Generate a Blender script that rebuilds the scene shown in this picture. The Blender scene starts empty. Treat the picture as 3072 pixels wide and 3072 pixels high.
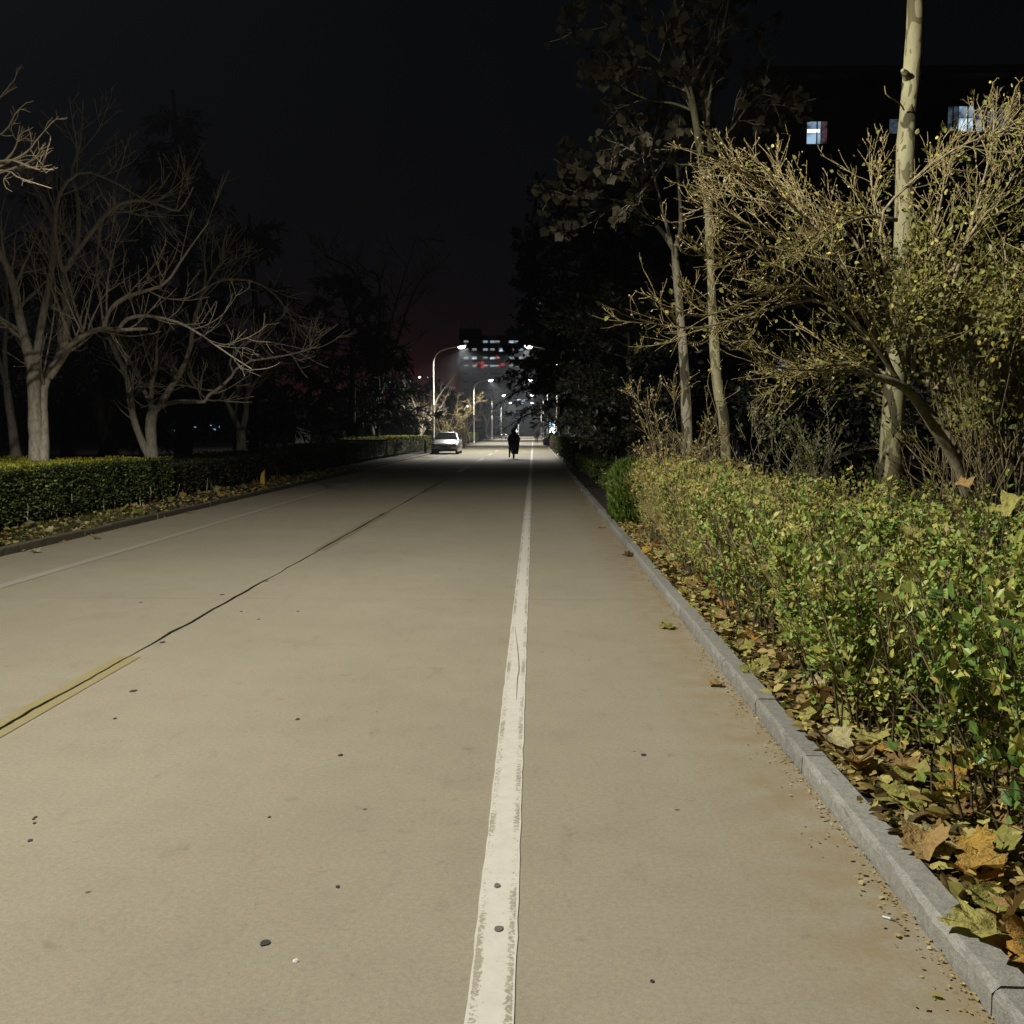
import bpy, bmesh, math, random
import numpy as np
from mathutils import Vector, Matrix

HAZE = 0.0006
random.seed(7)
rng = np.random.default_rng(11)
SC = bpy.context.scene
COL = SC.collection
R = math.radians

# ------------------------------------------------------------------ camera
CAM_H, PITCH, YAW = 1.6, R(4.58), R(1.21)
cam_d = bpy.data.cameras.new('camera'); cam = bpy.data.objects.new('camera', cam_d); COL.objects.link(cam)
cam.location = (0, 0, CAM_H); cam.rotation_euler = (R(90) - PITCH, 0, YAW)
cam_d.sensor_width = 36; cam_d.sensor_height = 36; cam_d.lens = 36.0
cam_d.clip_start = 0.05; cam_d.clip_end = 3000
SC.camera = cam

# ------------------------------------------------------------------ world: night sky
W = bpy.data.worlds.new('World'); SC.world = W; W.use_nodes = True
wn, wl = W.node_tree.nodes, W.node_tree.links
wn.clear()
def wnode(t, **k):
    n = wn.new(t)
    for a, b in k.items(): setattr(n, a, b)
    return n
w_out = wnode('ShaderNodeOutputWorld'); w_add = wnode('ShaderNodeAddShader')
sky = wnode('ShaderNodeTexSky', sky_type='NISHITA', sun_disc=False, sun_elevation=R(-9), sun_rotation=R(-6))
bg_sky = wnode('ShaderNodeBackground'); bg_sky.inputs['Strength'].default_value = 0.05
wl.new(sky.outputs[0], bg_sky.inputs['Color'])
tc = wnode('ShaderNodeTexCoord'); sx = wnode('ShaderNodeSeparateXYZ'); wl.new(tc.outputs['Generated'], sx.inputs[0])
ramp = wnode('ShaderNodeValToRGB'); cr = ramp.color_ramp
cr.elements[0].position = 0.0; cr.elements[0].color = (0.0068, 0.0050, 0.0058, 1)
cr.elements[1].position = 1.0; cr.elements[1].color = (0.0011, 0.0015, 0.0020, 1)
for p, c in ((0.07, (0.0056, 0.0047, 0.0054)), (0.16, (0.0036, 0.0038, 0.0046)), (0.36, (0.0019, 0.0024, 0.0032))):
    e = cr.elements.new(p); e.color = c + (1,)
wl.new(sx.outputs['Z'], ramp.inputs[0])
# red city glow low over the horizon, ahead and a little to the left of the road
def wmath(op, a, b=None):
    n = wnode('ShaderNodeMath', operation=op)
    for i, v in enumerate((a, b)):
        if v is None: continue
        if isinstance(v, (int, float)): n.inputs[i].default_value = v
        else: wl.new(v, n.inputs[i])
    return n.outputs[0]
az = wmath('SUBTRACT', wmath('ARCTAN2', sx.outputs['X'], sx.outputs['Y']), -0.135)
az2 = wmath('MULTIPLY', wmath('MULTIPLY', az, az), -1 / (2 * 0.06 ** 2))
el = wmath('MULTIPLY', wmath('MAXIMUM', sx.outputs['Z'], 0.0), -1 / 0.019)
glow = wmath('EXPONENT', wmath('ADD', az2, el))
bg_glow = wnode('ShaderNodeBackground'); bg_glow.inputs['Color'].default_value = (1.0, 0.16, 0.2, 1)
wl.new(wmath('MULTIPLY', glow, 0.42), bg_glow.inputs['Strength'])
bg_base = wnode('ShaderNodeBackground'); wl.new(ramp.outputs[0], bg_base.inputs['Color']); bg_base.inputs['Strength'].default_value = 0.75
w_add2 = wnode('ShaderNodeAddShader')
wl.new(bg_base.outputs[0], w_add.inputs[0]); wl.new(bg_glow.outputs[0], w_add.inputs[1])
wl.new(w_add.outputs[0], w_add2.inputs[0]); wl.new(bg_sky.outputs[0], w_add2.inputs[1])
wl.new(w_add2.outputs[0], w_out.inputs['Surface'])

vs = SC.view_settings
SC.display_settings.display_device = 'sRGB'
vs.view_transform = 'Standard'; vs.look = 'None'; vs.exposure = 0.0; vs.gamma = 1.0; vs.use_curve_mapping = False
SC.render.engine = 'CYCLES'
cy = SC.cycles
cy.use_denoising = True
try: cy.denoiser = 'OPENIMAGEDENOISE'
except Exception: pass
cy.max_bounces = 5; cy.diffuse_bounces = 2; cy.glossy_bounces = 2; cy.transmission_bounces = 4; cy.volume_bounces = 0; cy.transparent_max_bounces = 6
cy.sample_clamp_indirect = 3.0
cy.caustics_reflective = False; cy.caustics_refractive = False
cy.use_light_tree = True

# ------------------------------------------------------------------ pixel -> world (photograph pixels, 3072 square)
_f = Vector((-math.sin(YAW) * math.cos(PITCH), math.cos(YAW) * math.cos(PITCH), -math.sin(PITCH)))
_r = Vector((math.cos(YAW), math.sin(YAW), 0)); _u = _r.cross(_f)
def ray(px, py): return _f + _r * ((px - 1536) / 3072) - _u * ((py - 1536) / 3072)
def at(px, py, y):
    d = ray(px, py); t = y / d.y
    return np.array((d.x * t, y, CAM_H + d.z * t))
def ground(px, py, z=0.0):
    d = ray(px, py); t = (z - CAM_H) / d.z
    return np.array((d.x * t, d.y * t, z))

# ------------------------------------------------------------------ materials
def new_mat(name):
    m = bpy.data.materials.new(name); m.use_nodes = True
    return m, m.node_tree.nodes, m.node_tree.links, m.node_tree.nodes['Principled BSDF']
def node(n, t, **k):
    x = n.new(t)
    for a, b in k.items(): setattr(x, a, b)
    return x
def mixc(n, l, fac, a, b, blend='MIX'):
    x = node(n, 'ShaderNodeMix', data_type='RGBA', blend_type=blend)
    for i, v in ((0, fac), (6, a), (7, b)):
        if isinstance(v, (int, float)): x.inputs[i].default_value = v
        elif isinstance(v, tuple): x.inputs[i].default_value = v + ((1,) if len(v) == 3 else ())
        else: l.new(v, x.inputs[i])
    return x.outputs[2]
def nmath(n, l, op, a, b=0.0, clamp=False):
    x = node(n, 'ShaderNodeMath', operation=op, use_clamp=clamp)
    for i, v in ((0, a), (1, b)):
        if isinstance(v, (int, float)): x.inputs[i].default_value = v
        else: l.new(v, x.inputs[i])
    return x.outputs[0]
def noise(n, l, vec, scale, detail=4, rough=0.55, dist=0.0):
    x = node(n, 'ShaderNodeTexNoise'); x.inputs['Scale'].default_value = scale; x.inputs['Detail'].default_value = detail
    x.inputs['Roughness'].default_value = rough; x.inputs['Distortion'].default_value = dist
    if vec is not None: l.new(vec, x.inputs['Vector'])
    return x.outputs['Fac']
def cramp(n, l, fac, stops, interp='LINEAR'):
    x = node(n, 'ShaderNodeValToRGB'); c = x.color_ramp; c.interpolation = interp
    while len(c.elements) < len(stops): c.elements.new(0.5)
    for e, (p, col) in zip(c.elements, stops):
        e.position = p; e.color = (tuple(col) + (1,)) if len(col) == 3 else col
    l.new(fac, x.inputs[0])
    return x.outputs[0]
def bump(n, l, h, strength, dist, bsdf):
    x = node(n, 'ShaderNodeBump'); x.inputs['Strength'].default_value = strength; x.inputs['Distance'].default_value = dist
    l.new(h, x.inputs['Height']); l.new(x.outputs[0], bsdf.inputs['Normal'])
def geo_pos(n): return node(n, 'ShaderNodeNewGeometry').outputs['Position']

def plain(name, col, rough=0.6, metal=0.0, var=0.0, scale=20, spec=0.4, bumpy=0.0):
    m, n, l, b = new_mat(name)
    b.inputs['Roughness'].default_value = rough; b.inputs['Metallic'].default_value = metal
    b.inputs['Specular IOR Level'].default_value = spec
    if var:
        t = node(n, 'ShaderNodeTexCoord').outputs['Object']
        f = noise(n, l, t, scale, 5)
        l.new(cramp(n, l, f, ((0.3, tuple(c * (1 - var) for c in col)), (0.7, tuple(min(1, c * (1 + var)) for c in col)))), b.inputs['Base Color'])
        if bumpy: bump(n, l, f, bumpy, 0.01, b)
    else: b.inputs['Base Color'].default_value = tuple(col) + (1,)
    return m
def emit(name, col, strength, grad=None):
    m, n, l, b = new_mat(name)
    b.inputs['Base Color'].default_value = (0.05, 0.05, 0.05, 1); b.inputs['Roughness'].default_value = 0.3
    b.inputs['Emission Color'].default_value = tuple(col) + (1,); b.inputs['Emission Strength'].default_value = strength
    if grad:   # an uneven lit interior seen through the pane
        t = node(n, 'ShaderNodeTexCoord').outputs['Object']
        f = noise(n, l, t, grad, 2)
        l.new(nmath(n, l, 'MULTIPLY', cramp(n, l, f, ((0.38, (0.12, 0.12, 0.12)), (0.62, (1, 1, 1)))), strength), b.inputs['Emission Strength'])
    m.cycles.emission_sampling = 'NONE'
    return m

def concrete_color(n, l, pos):
    big = noise(n, l, pos, 0.55, 5, 0.6); mid = noise(n, l, pos, 3.1, 6, 0.62); fine = noise(n, l, pos, 160, 3, 0.7); blot = noise(n, l, pos, 1.5, 3, 0.5, 0.4)
    c = cramp(n, l, big, ((0.30, (0.274, 0.249, 0.184)), (0.70, (0.303, 0.277, 0.206))))
    c = mixc(n, l, 0.75, c, cramp(n, l, mid, ((0.30, (0.93, 0.93, 0.92)), (0.5, (1, 1, 1)), (0.72, (1.04, 1.04, 1.03)))), 'MULTIPLY')
    c = mixc(n, l, 1.0, c, cramp(n, l, fine, ((0.25, (0.80, 0.79, 0.77)), (0.5, (1, 1, 1)), (0.75, (1.17, 1.17, 1.18)))), 'MULTIPLY')
    grit = noise(n, l, pos, 52, 4, 0.65)
    c = mixc(n, l, 1.0, c, cramp(n, l, grit, ((0.27, (0.86, 0.855, 0.85)), (0.5, (1, 1, 1)), (0.73, (1.13, 1.13, 1.13)))), 'MULTIPLY')
    st = noise(n, l, pos, 11, 3, 0.5)
    c = mixc(n, l, 1.0, c, cramp(n, l, st, ((0.22, (0.78, 0.77, 0.75)), (0.36, (1, 1, 1)), (0.70, (1, 1, 1)), (0.82, (1.12, 1.12, 1.12)))), 'MULTIPLY')
    c = mixc(n, l, 0.42, c, cramp(n, l, blot, ((0.62, (1, 1, 1)), (0.74, (0.80, 0.79, 0.78)))), 'MULTIPLY')
    # drawn-out brush marks of the screeded concrete, scuffs and small dark spots
    mp = node(n, 'ShaderNodeMapping'); mp.inputs['Scale'].default_value = (9.0, 2.6, 1); mp.inputs['Rotation'].default_value = (0, 0, 0.7); l.new(pos, mp.inputs[0])
    sc = noise(n, l, mp.outputs[0], 1.0, 6, 0.65)
    c = mixc(n, l, 0.8, c, cramp(n, l, sc, ((0.28, (0.84, 0.84, 0.84)), (0.42, (1, 1, 1)), (0.66, (1, 1, 1)), (0.8, (1.12, 1.12, 1.12)))), 'MULTIPLY')
    vo = node(n, 'ShaderNodeTexVoronoi'); vo.inputs['Scale'].default_value = 2.2; l.new(pos, vo.inputs[0])
    sp = cramp(n, l, vo.outputs['Distance'], ((0.018, (0.35, 0.33, 0.3)), (0.030, (1, 1, 1))))
    c = mixc(n, l, 1.0, c, sp, 'MULTIPLY')
    return c, fine, mid
def make_concrete():
    m, n, l, b = new_mat('road_concrete'); pos = geo_pos(n)
    c, fine, mid = concrete_color(n, l, pos)
    # brown grit washed against the right-hand kerb
    s = node(n, 'ShaderNodeSeparateXYZ'); l.new(pos, s.inputs[0])
    g = nmath(n, l, 'MULTIPLY', nmath(n, l, 'SUBTRACT', s.outputs['X'], 0.72), 2.6, True)
    g = nmath(n, l, 'MULTIPLY', g, cramp(n, l, noise(n, l, pos, 6, 5), ((0.35, (0, 0, 0)), (0.62, (1, 1, 1)))))
    c = mixc(n, l, nmath(n, l, 'MULTIPLY', g, 0.7), c, (0.25, 0.185, 0.10))
    l.new(c, b.inputs['Base Color']); b.inputs['Roughness'].default_value = 0.82; b.inputs['Specular IOR Level'].default_value = 0.25
    h = nmath(n, l, 'ADD', nmath(n, l, 'MULTIPLY', fine, 0.5), mid)
    bump(n, l, h, 0.22, 0.006, b)
    return m
def make_paint(name, paint, cover, x_mid=None, half=0.067):
    """worn road paint: the bare concrete shows through in flakes, most along both edges of the stripe"""
    m, n, l, b = new_mat(name); pos = geo_pos(n)
    c, fine, mid = concrete_color(n, l, pos)
    s = node(n, 'ShaderNodeSeparateXYZ'); l.new(pos, s.inputs[0])
    wear = noise(n, l, pos, 75, 6, 0.7); patch = noise(n, l, pos, 2.3, 3)
    if x_mid is not None:
        d = nmath(n, l, 'DIVIDE', nmath(n, l, 'ABSOLUTE', nmath(n, l, 'SUBTRACT', s.outputs['X'], x_mid)), half)
        edge = cramp(n, l, d, ((0.45, (0, 0, 0)), (0.62, (0.8, 0.8, 0.8)), (0.86, (1, 1, 1)), (0.93, (0, 0, 0))))
        k = nmath(n, l, 'MULTIPLY', edge, cramp(n, l, patch, ((0.42, (0.25, 0.25, 0.25)), (0.66, (1, 1, 1)))))
        th = nmath(n, l, 'ADD', wear, nmath(n, l, 'MULTIPLY', k, 0.30))
        f = cramp(n, l, th, ((0.63, (cover,) * 3), (0.68, (cover * 0.15,) * 3)))
    else:
        th = nmath(n, l, 'ADD', wear, nmath(n, l, 'MULTIPLY', patch, 0.25))
        f = cramp(n, l, th, ((0.5, (cover,) * 3), (0.78, (cover * 0.45,) * 3)))
    pc = mixc(n, l, 1.0, paint, cramp(n, l, noise(n, l, pos, 14, 5, 0.65), ((0.3, (0.90, 0.89, 0.87)), (0.62, (1, 1, 1)))), 'MULTIPLY')
    l.new(mixc(n, l, f, c, pc), b.inputs['Base Color']); b.inputs['Roughness'].default_value = 0.7; b.inputs['Specular IOR Level'].default_value = 0.3
    bump(n, l, fine, 0.15, 0.004, b)
    return m
def make_granite(name, tone, olive=0.0):
    m, n, l, b = new_mat(name); pos = geo_pos(n)
    f = noise(n, l, pos, 170, 4, 0.7); g = noise(n, l, pos, 26, 5, 0.65)
    oi = node(n, 'ShaderNodeObjectInfo')
    c = cramp(n, l, f, ((0.3, tuple(t * 0.62 for t in tone)), (0.5, tone), (0.72, tuple(min(1, t * 1.45) for t in tone))))
    c = mixc(n, l, 0.8, c, cramp(n, l, g, ((0.33, (0.72, 0.72, 0.72)), (0.6, (1.1, 1.1, 1.1)))), 'MULTIPLY')
    c = mixc(n, l, 1.0, c, cramp(n, l, oi.outputs['Random'], ((0, (0.86, 0.86, 0.87)), (1, (1.1, 1.1, 1.1)))), 'MULTIPLY')
    if olive: c = mixc(n, l, olive, c, (0.075, 0.068, 0.032))  # blends a dark olive tone evenly over the stones
    l.new(c, b.inputs['Base Color']); b.inputs['Roughness'].default_value = 0.75
    bump(n, l, nmath(n, l, 'ADD', f, nmath(n, l, 'MULTIPLY', g, 2.0)), 0.55, 0.004, b)
    return m
def make_soil():
    m, n, l, b = new_mat('verge_soil'); pos = geo_pos(n)
    f = noise(n, l, pos, 9, 8, 0.7)
    l.new(cramp(n, l, f, ((0.3, (0.012, 0.009, 0.005)), (0.55, (0.045, 0.033, 0.018)), (0.75, (0.085, 0.062, 0.03)))), b.inputs['Base Color'])
    b.inputs['Roughness'].default_value = 0.95; bump(n, l, f, 0.8, 0.05, b)
    return m
def leaf_mat(name, stops, rough=0.5, transl=0.28, per='ISLAND', veins=False, clump=0.0):
    m, n, l, b = new_mat(name)
    r_ = node(n, 'ShaderNodeNewGeometry').outputs['Random Per Island'] if per == 'ISLAND' else node(n, 'ShaderNodeObjectInfo').outputs['Random']
    if clump:   # growth of one age and colour comes in patches
        pn = noise(n, l, geo_pos(n), clump, 3, 0.6)
        pn = nmath(n, l, 'MULTIPLY', nmath(n, l, 'SUBTRACT', pn, 0.32), 2.6, True)
        r_ = nmath(n, l, 'ADD', nmath(n, l, 'MULTIPLY', r_, 0.42), nmath(n, l, 'MULTIPLY', pn, 0.56))
    c = cramp(n, l, r_, stops)
    if veins:
        t = node(n, 'ShaderNodeTexCoord').outputs['Object']
        sp = node(n, 'ShaderNodeSeparateXYZ'); l.new(t, sp.inputs[0])
        ang = nmath(n, l, 'ARCTAN2', sp.outputs['X'], nmath(n, l, 'SUBTRACT', sp.outputs['Y'], 0.04))
        vein = cramp(n, l, nmath(n, l, 'COSINE', nmath(n, l, 'MULTIPLY', ang, 10.0)), ((0.965, (0, 0, 0)), (0.995, (1, 1, 1))))
        nz = noise(n, l, t, 5.5, 5, 0.65)
        c = mixc(n, l, 1.0, c, cramp(n, l, noise(n, l, t, 22, 5, 0.65), ((0.3, (0.66, 0.60, 0.50)), (0.6, (1.1, 1.1, 1.05)))), 'MULTIPLY')
        c = mixc(n, l, cramp(n, l, nz, ((0.52, (0, 0, 0)), (0.66, (0.75, 0.75, 0.75)))), c, (0.17, 0.095, 0.035))
        c = mixc(n, l, nmath(n, l, 'MULTIPLY', vein, 0.45), c, (0.50, 0.45, 0.24))
        bump(n, l, nmath(n, l, 'ADD', nmath(n, l, 'MULTIPLY', vein, -0.6), nz), 0.6, 0.08, b)
    l.new(c, b.inputs['Base Color']); b.inputs['Roughness'].default_value = rough; b.inputs['Specular IOR Level'].default_value = 0.35
    tr = node(n, 'ShaderNodeBsdfTranslucent'); l.new(c, tr.inputs['Color'])
    mx = node(n, 'ShaderNodeMixShader'); mx.inputs[0].default_value = transl
    out = [x for x in n if x.type == 'OUTPUT_MATERIAL'][0]
    l.new(b.outputs[0], mx.inputs[1]); l.new(tr.outputs[0], mx.inputs[2]); l.new(mx.outputs[0], out.inputs['Surface'])
    return m
def bark_mat(name, dark, light, scale=14, stretch=0.25, patches=None):
    m, n, l, b = new_mat(name); pos = geo_pos(n)
    mp = node(n, 'ShaderNodeMapping'); mp.inputs['Scale'].default_value = (1, 1, stretch); l.new(pos, mp.inputs[0])
    f = noise(n, l, mp.outputs[0], scale, 7, 0.65)
    c = cramp(n, l, f, ((0.32, dark), (0.62, light)))
    if patches:   # flaking plane-tree bark
        vo = noise(n, l, mp.outputs[0], 6.0, 2, 0.4, 1.8)
        c = mixc(n, l, cramp(n, l, vo, ((0.55, (0, 0, 0)), (0.562, (1, 1, 1)))), c, patches)
        c = mixc(n, l, cramp(n, l, noise(n, l, mp.outputs[0], 4.1, 2, 0.4, 1.0), ((0.60, (0, 0, 0)), (0.615, (1, 1, 1)))), c, tuple(p * 0.45 for p in patches))
    l.new(c, b.inputs['Base Color']); b.inputs['Roughness'].default_value = 0.8; b.inputs['Specular IOR Level'].default_value = 0.25
    bump(n, l, f, 0.5, 0.012, b)
    return m

M = {}
M['concrete'] = make_concrete()
M['white_line'] = make_paint('white_line_paint', (0.62, 0.60, 0.535), 0.97, -0.116)
M['white_line_faded'] = make_paint('faded_white_paint', (0.50, 0.48, 0.42), 0.42)
M['yellow_faded'] = make_paint('faded_yellow_paint', (0.29, 0.245, 0.085), 0.88)
M['yellow_worn'] = make_paint('worn_brownish_paint', (0.17, 0.14, 0.07), 0.55)
M['yellow'] = make_paint('yellow_paint', (0.74, 0.68, 0.46), 1.0)
M['kerb_r'] = make_granite('granite_grey', (0.252, 0.25, 0.222))
M['kerb_l'] = make_granite('granite_olive', (0.17, 0.16, 0.13), 0.55)
M['soil'] = make_soil()
M['gum'] = plain('gum_black', (0.035, 0.035, 0.03), 0.7)
M['gum_grey'] = plain('gum_grey', (0.15, 0.14, 0.12), 0.7)
M['bark_l'] = bark_mat('bark_grey', (0.319, 0.277, 0.211), (0.672, 0.605, 0.487), 18, 0.35)
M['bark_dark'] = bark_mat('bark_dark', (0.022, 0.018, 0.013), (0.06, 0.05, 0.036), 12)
M['bark_plane'] = bark_mat('bark_plane', (0.155, 0.146, 0.081), (0.222, 0.210, 0.119), 10, 0.4, (0.085, 0.075, 0.036))
M['bark_plane_grey'] = bark_mat('bark_plane_grey', (0.16, 0.145, 0.10), (0.27, 0.25, 0.18), 10, 0.4, (0.08, 0.07, 0.04))
M['bark_shrub'] = bark_mat('bark_shrub', (0.050, 0.039, 0.022), (0.115, 0.095, 0.058), 30, 0.6)
M['bark_lean'] = bark_mat('bark_leaning_shrub', (0.10, 0.085, 0.055), (0.27, 0.235, 0.155), 26, 0.5)
M['twig'] = bark_mat('twig_tan', (0.158, 0.124, 0.052), (0.317, 0.262, 0.122), 60, 1)
M['twig_grey'] = bark_mat('twig_grey', (0.311, 0.265, 0.194), (0.652, 0.574, 0.450), 40, 1)
M['twig_pale'] = bark_mat('twig_pale', (0.273, 0.218, 0.136), (0.437, 0.364, 0.246), 40, 1)
M['privet'] = leaf_mat('privet_leaf', ((0, (0.083, 0.181, 0.043)), (0.3, (0.184, 0.305, 0.062)), (0.6, (0.333, 0.391, 0.089)), (0.82, (0.535, 0.502, 0.119)), (1, (0.735, 0.627, 0.217))), 0.42, clump=5.5)
M['privet_dry'] = leaf_mat('privet_leaf_dry', ((0, (0.176, 0.162, 0.045)), (0.45, (0.351, 0.323, 0.083)), (0.75, (0.366, 0.262, 0.104)), (1, (0.556, 0.477, 0.152))), 0.55, clump=5.5)
M['privet_leaf_obj'] = leaf_mat('privet_leaf_single', ((0, (0.081, 0.178, 0.044)), (0.4, (0.177, 0.292, 0.063)), (0.75, (0.342, 0.398, 0.091)), (1, (0.669, 0.569, 0.165))), 0.40, 0.28, 'OBJECT')
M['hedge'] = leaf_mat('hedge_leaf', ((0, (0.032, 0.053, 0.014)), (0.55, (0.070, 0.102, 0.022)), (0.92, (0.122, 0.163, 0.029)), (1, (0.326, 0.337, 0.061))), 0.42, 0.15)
M['hedge_dim'] = leaf_mat('hedge_dim_leaf', ((0, (0.028, 0.032, 0.014)), (0.6, (0.068, 0.068, 0.028)), (1, (0.150, 0.136, 0.056))), 0.6, 0.15)  # brownish leaf, its colour darkened for the dim light on that stretch
M['hedge_top_lit'] = leaf_mat('hedge_top_lit_leaf', ((0, (0.243, 0.274, 0.032)), (0.6, (0.486, 0.475, 0.051)), (1, (0.729, 0.668, 0.081))), 0.5, 0.25, clump=3.0)  # yellow-green growth, colour raised for lamplight falling on the clipped tops
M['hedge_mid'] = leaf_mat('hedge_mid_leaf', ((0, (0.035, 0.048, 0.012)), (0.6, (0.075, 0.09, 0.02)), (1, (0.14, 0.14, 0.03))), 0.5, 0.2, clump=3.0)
M['shade_filler'] = plain('inner_shade_filler', (0.010, 0.010, 0.005), 0.95)  # near-black stand-in for shade inside hedges and bushes; also the joint filler
M['thuja'] = leaf_mat('thuja_spray', ((0, (0.030, 0.061, 0.005)), (0.6, (0.065, 0.108, 0.009)), (1, (0.109, 0.143, 0.017))), 0.55, 0.25)
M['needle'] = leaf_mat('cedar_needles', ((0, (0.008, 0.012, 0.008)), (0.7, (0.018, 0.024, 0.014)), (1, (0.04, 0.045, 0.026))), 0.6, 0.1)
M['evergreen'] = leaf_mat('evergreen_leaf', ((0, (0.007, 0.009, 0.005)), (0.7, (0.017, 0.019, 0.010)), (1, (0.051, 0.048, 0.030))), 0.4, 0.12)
M['dome'] = leaf_mat('dome_shrub_leaf', ((0, (0.035, 0.024, 0.012)), (0.7, (0.07, 0.052, 0.026)), (1, (0.13, 0.095, 0.05))), 0.6, 0.15)
M['plane_crown'] = leaf_mat('plane_leaf_on_tree', ((0, (0.031, 0.028, 0.014)), (0.6, (0.053, 0.046, 0.023)), (1, (0.077, 0.068, 0.037))), 0.6, 0.3)
M['yellow_leaf'] = leaf_mat('small_yellow_leaf', ((0, (0.196, 0.210, 0.039)), (0.5, (0.336, 0.315, 0.056)), (1, (0.560, 0.504, 0.140))), 0.5, 0.35)
M['ivy'] = leaf_mat('climber_leaf', ((0, (0.068, 0.083, 0.021)), (0.6, (0.165, 0.173, 0.039)), (1, (0.300, 0.285, 0.068))), 0.5, 0.25, clump=3.0)
M['bud'] = leaf_mat('bud', ((0, (0.221, 0.170, 0.068)), (1, (0.408, 0.340, 0.170))), 0.6, 0.2)
M['litter'] = leaf_mat('litter_leaf', ((0, (0.104, 0.073, 0.026)), (0.4, (0.259, 0.182, 0.064)), (0.7, (0.415, 0.336, 0.112)), (1, (0.467, 0.480, 0.128))), 0.65, 0.15)
M['crumb'] = leaf_mat('leaf_crumb', ((0, (0.202, 0.147, 0.065)), (0.6, (0.350, 0.285, 0.119)), (1, (0.478, 0.423, 0.221))), 0.7, 0.1)
M['grass'] = leaf_mat('grass_blade', ((0, (0.035, 0.055, 0.012)), (1, (0.11, 0.13, 0.03))), 0.6, 0.2)
def fallen(name, a, b_): return leaf_mat(name, ((0, a), (1, b_)), 0.55, 0.18, 'OBJECT', True)
M['fall_green'] = fallen('fallen_yellow_green', (0.297, 0.311, 0.074), (0.459, 0.446, 0.135))
M['fall_orange'] = fallen('fallen_orange', (0.468, 0.247, 0.046), (0.559, 0.364, 0.078))
M['fall_brown'] = fallen('fallen_brown', (0.258, 0.159, 0.058), (0.457, 0.316, 0.123))
M['fall_pale'] = fallen('fallen_pale', (0.483, 0.437, 0.230), (0.598, 0.552, 0.310))
M['steel'] = plain('lamp_paint', (0.55, 0.54, 0.50), 0.4, 0.0, 0.08, 6)
M['lens'] = emit('lamp_lens', (1.0, 0.97, 0.90), 14)
M['black'] = plain('black_plastic', (0.012, 0.012, 0.013), 0.5)
M['rubber'] = plain('tyre_rubber', (0.015, 0.015, 0.015), 0.9)
M['chrome'] = plain('bright_metal', (0.6, 0.6, 0.6), 0.25, 1.0)
M['coat'] = plain('black_cloth', (0.010, 0.010, 0.011), 0.9, 0, 0.2, 30)
M['trousers'] = plain('dark_cloth', (0.014, 0.014, 0.018), 0.9)
M['skin'] = plain('skin', (0.42, 0.27, 0.19), 0.55)
M['hair'] = plain('hair', (0.012, 0.010, 0.009), 0.6)
m_, n_, l_, b_ = new_mat('car_paint'); b_.inputs['Base Color'].default_value = (0.42, 0.43, 0.44, 1); b_.inputs['Roughness'].default_value = 0.34; b_.inputs['Metallic'].default_value = 0.6; b_.inputs['Coat Weight'].default_value = 0.6; b_.inputs['Coat Roughness'].default_value = 0.08
M['car_paint'] = m_
M['car_glass'] = plain('car_glass', (0.03, 0.034, 0.036), 0.12, 0.0, 0, 1, 0.6)
M['wall_dark'] = plain('far_wall', (0.10, 0.10, 0.105), 0.85, 0, 0.15, 0.4)
M['wall_side'] = plain('render_wall', (0.13, 0.115, 0.10), 0.85, 0, 0.2, 0.8)
M['win_dark'] = plain('dark_pane', (0.012, 0.014, 0.017), 0.15)
M['win_frame'] = plain('window_frame', (0.05, 0.05, 0.05), 0.5)
M['win_cool'] = emit('lit_pane_cool', (0.62, 0.82, 1.0), 0.5, 1.6)
M['win_bright'] = emit('lit_pane_bright', (0.66, 0.86, 1.0), 1.25, 0.5)
M['win_warm'] = emit('lit_pane_warm', (0.95, 0.92, 0.80), 0.22, 1.6)
M['win_near'] = emit('lit_room_pane', (0.50, 0.74, 1.0), 0.72, 1.3)
M['win_room'] = emit('lit_room_bright', (0.62, 0.84, 1.0), 1.1, 2.2)
M['curtain'] = emit('curtain_glow', (0.35, 0.48, 0.62), 0.16, 3.0)
M['curtain_red'] = emit('curtain_glow_pink', (0.55, 0.30, 0.36), 0.16, 3.0)
M['red_light'] = emit('red_light', (1.0, 0.05, 0.045), 0.42)
M['blue_box'] = emit('light_box_blue', (0.55, 0.80, 1.0), 1.6)
M['white_light'] = emit('white_light', (0.95, 0.97, 1.0), 4.0)
M['far_blue'] = emit('far_blue_light', (0.38, 0.70, 1.0), 1.2)
M['yellow_post'] = plain('yellow_post', (0.660, 0.408, 0.060), 0.6, 0, 0.12, 14)
M['white_enamel'] = plain('white_enamel', (0.75, 0.75, 0.73), 0.4)
M['paper'] = plain('paper', (0.8, 0.78, 0.74), 0.8)
M['filter_tip'] = plain('cork_tip', (0.16, 0.14, 0.08), 0.8)

# ------------------------------------------------------------------ mesh helpers
def tag(o, label=None, cat=None, group=None, kind=None):
    for k, v in (('label', label), ('category', cat), ('group', group), ('kind', kind)):
        if v: o[k] = v
    return o
def thing(name, label, cat, loc=(0, 0, 0), group=None, rotz=0.0, kind=None):
    o = bpy.data.objects.new(name, None); COL.objects.link(o); o.empty_display_size = 0.2
    o.location = tuple(float(v) for v in loc); o.rotation_euler = (0, 0, rotz)
    return tag(o, label, cat, group, kind)
def obj(name, me, parent=None, loc=None):
    o = bpy.data.objects.new(name, me); COL.objects.link(o)
    if parent: o.parent = parent
    if loc is not None: o.location = tuple(float(v) for v in loc)
    return o

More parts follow.
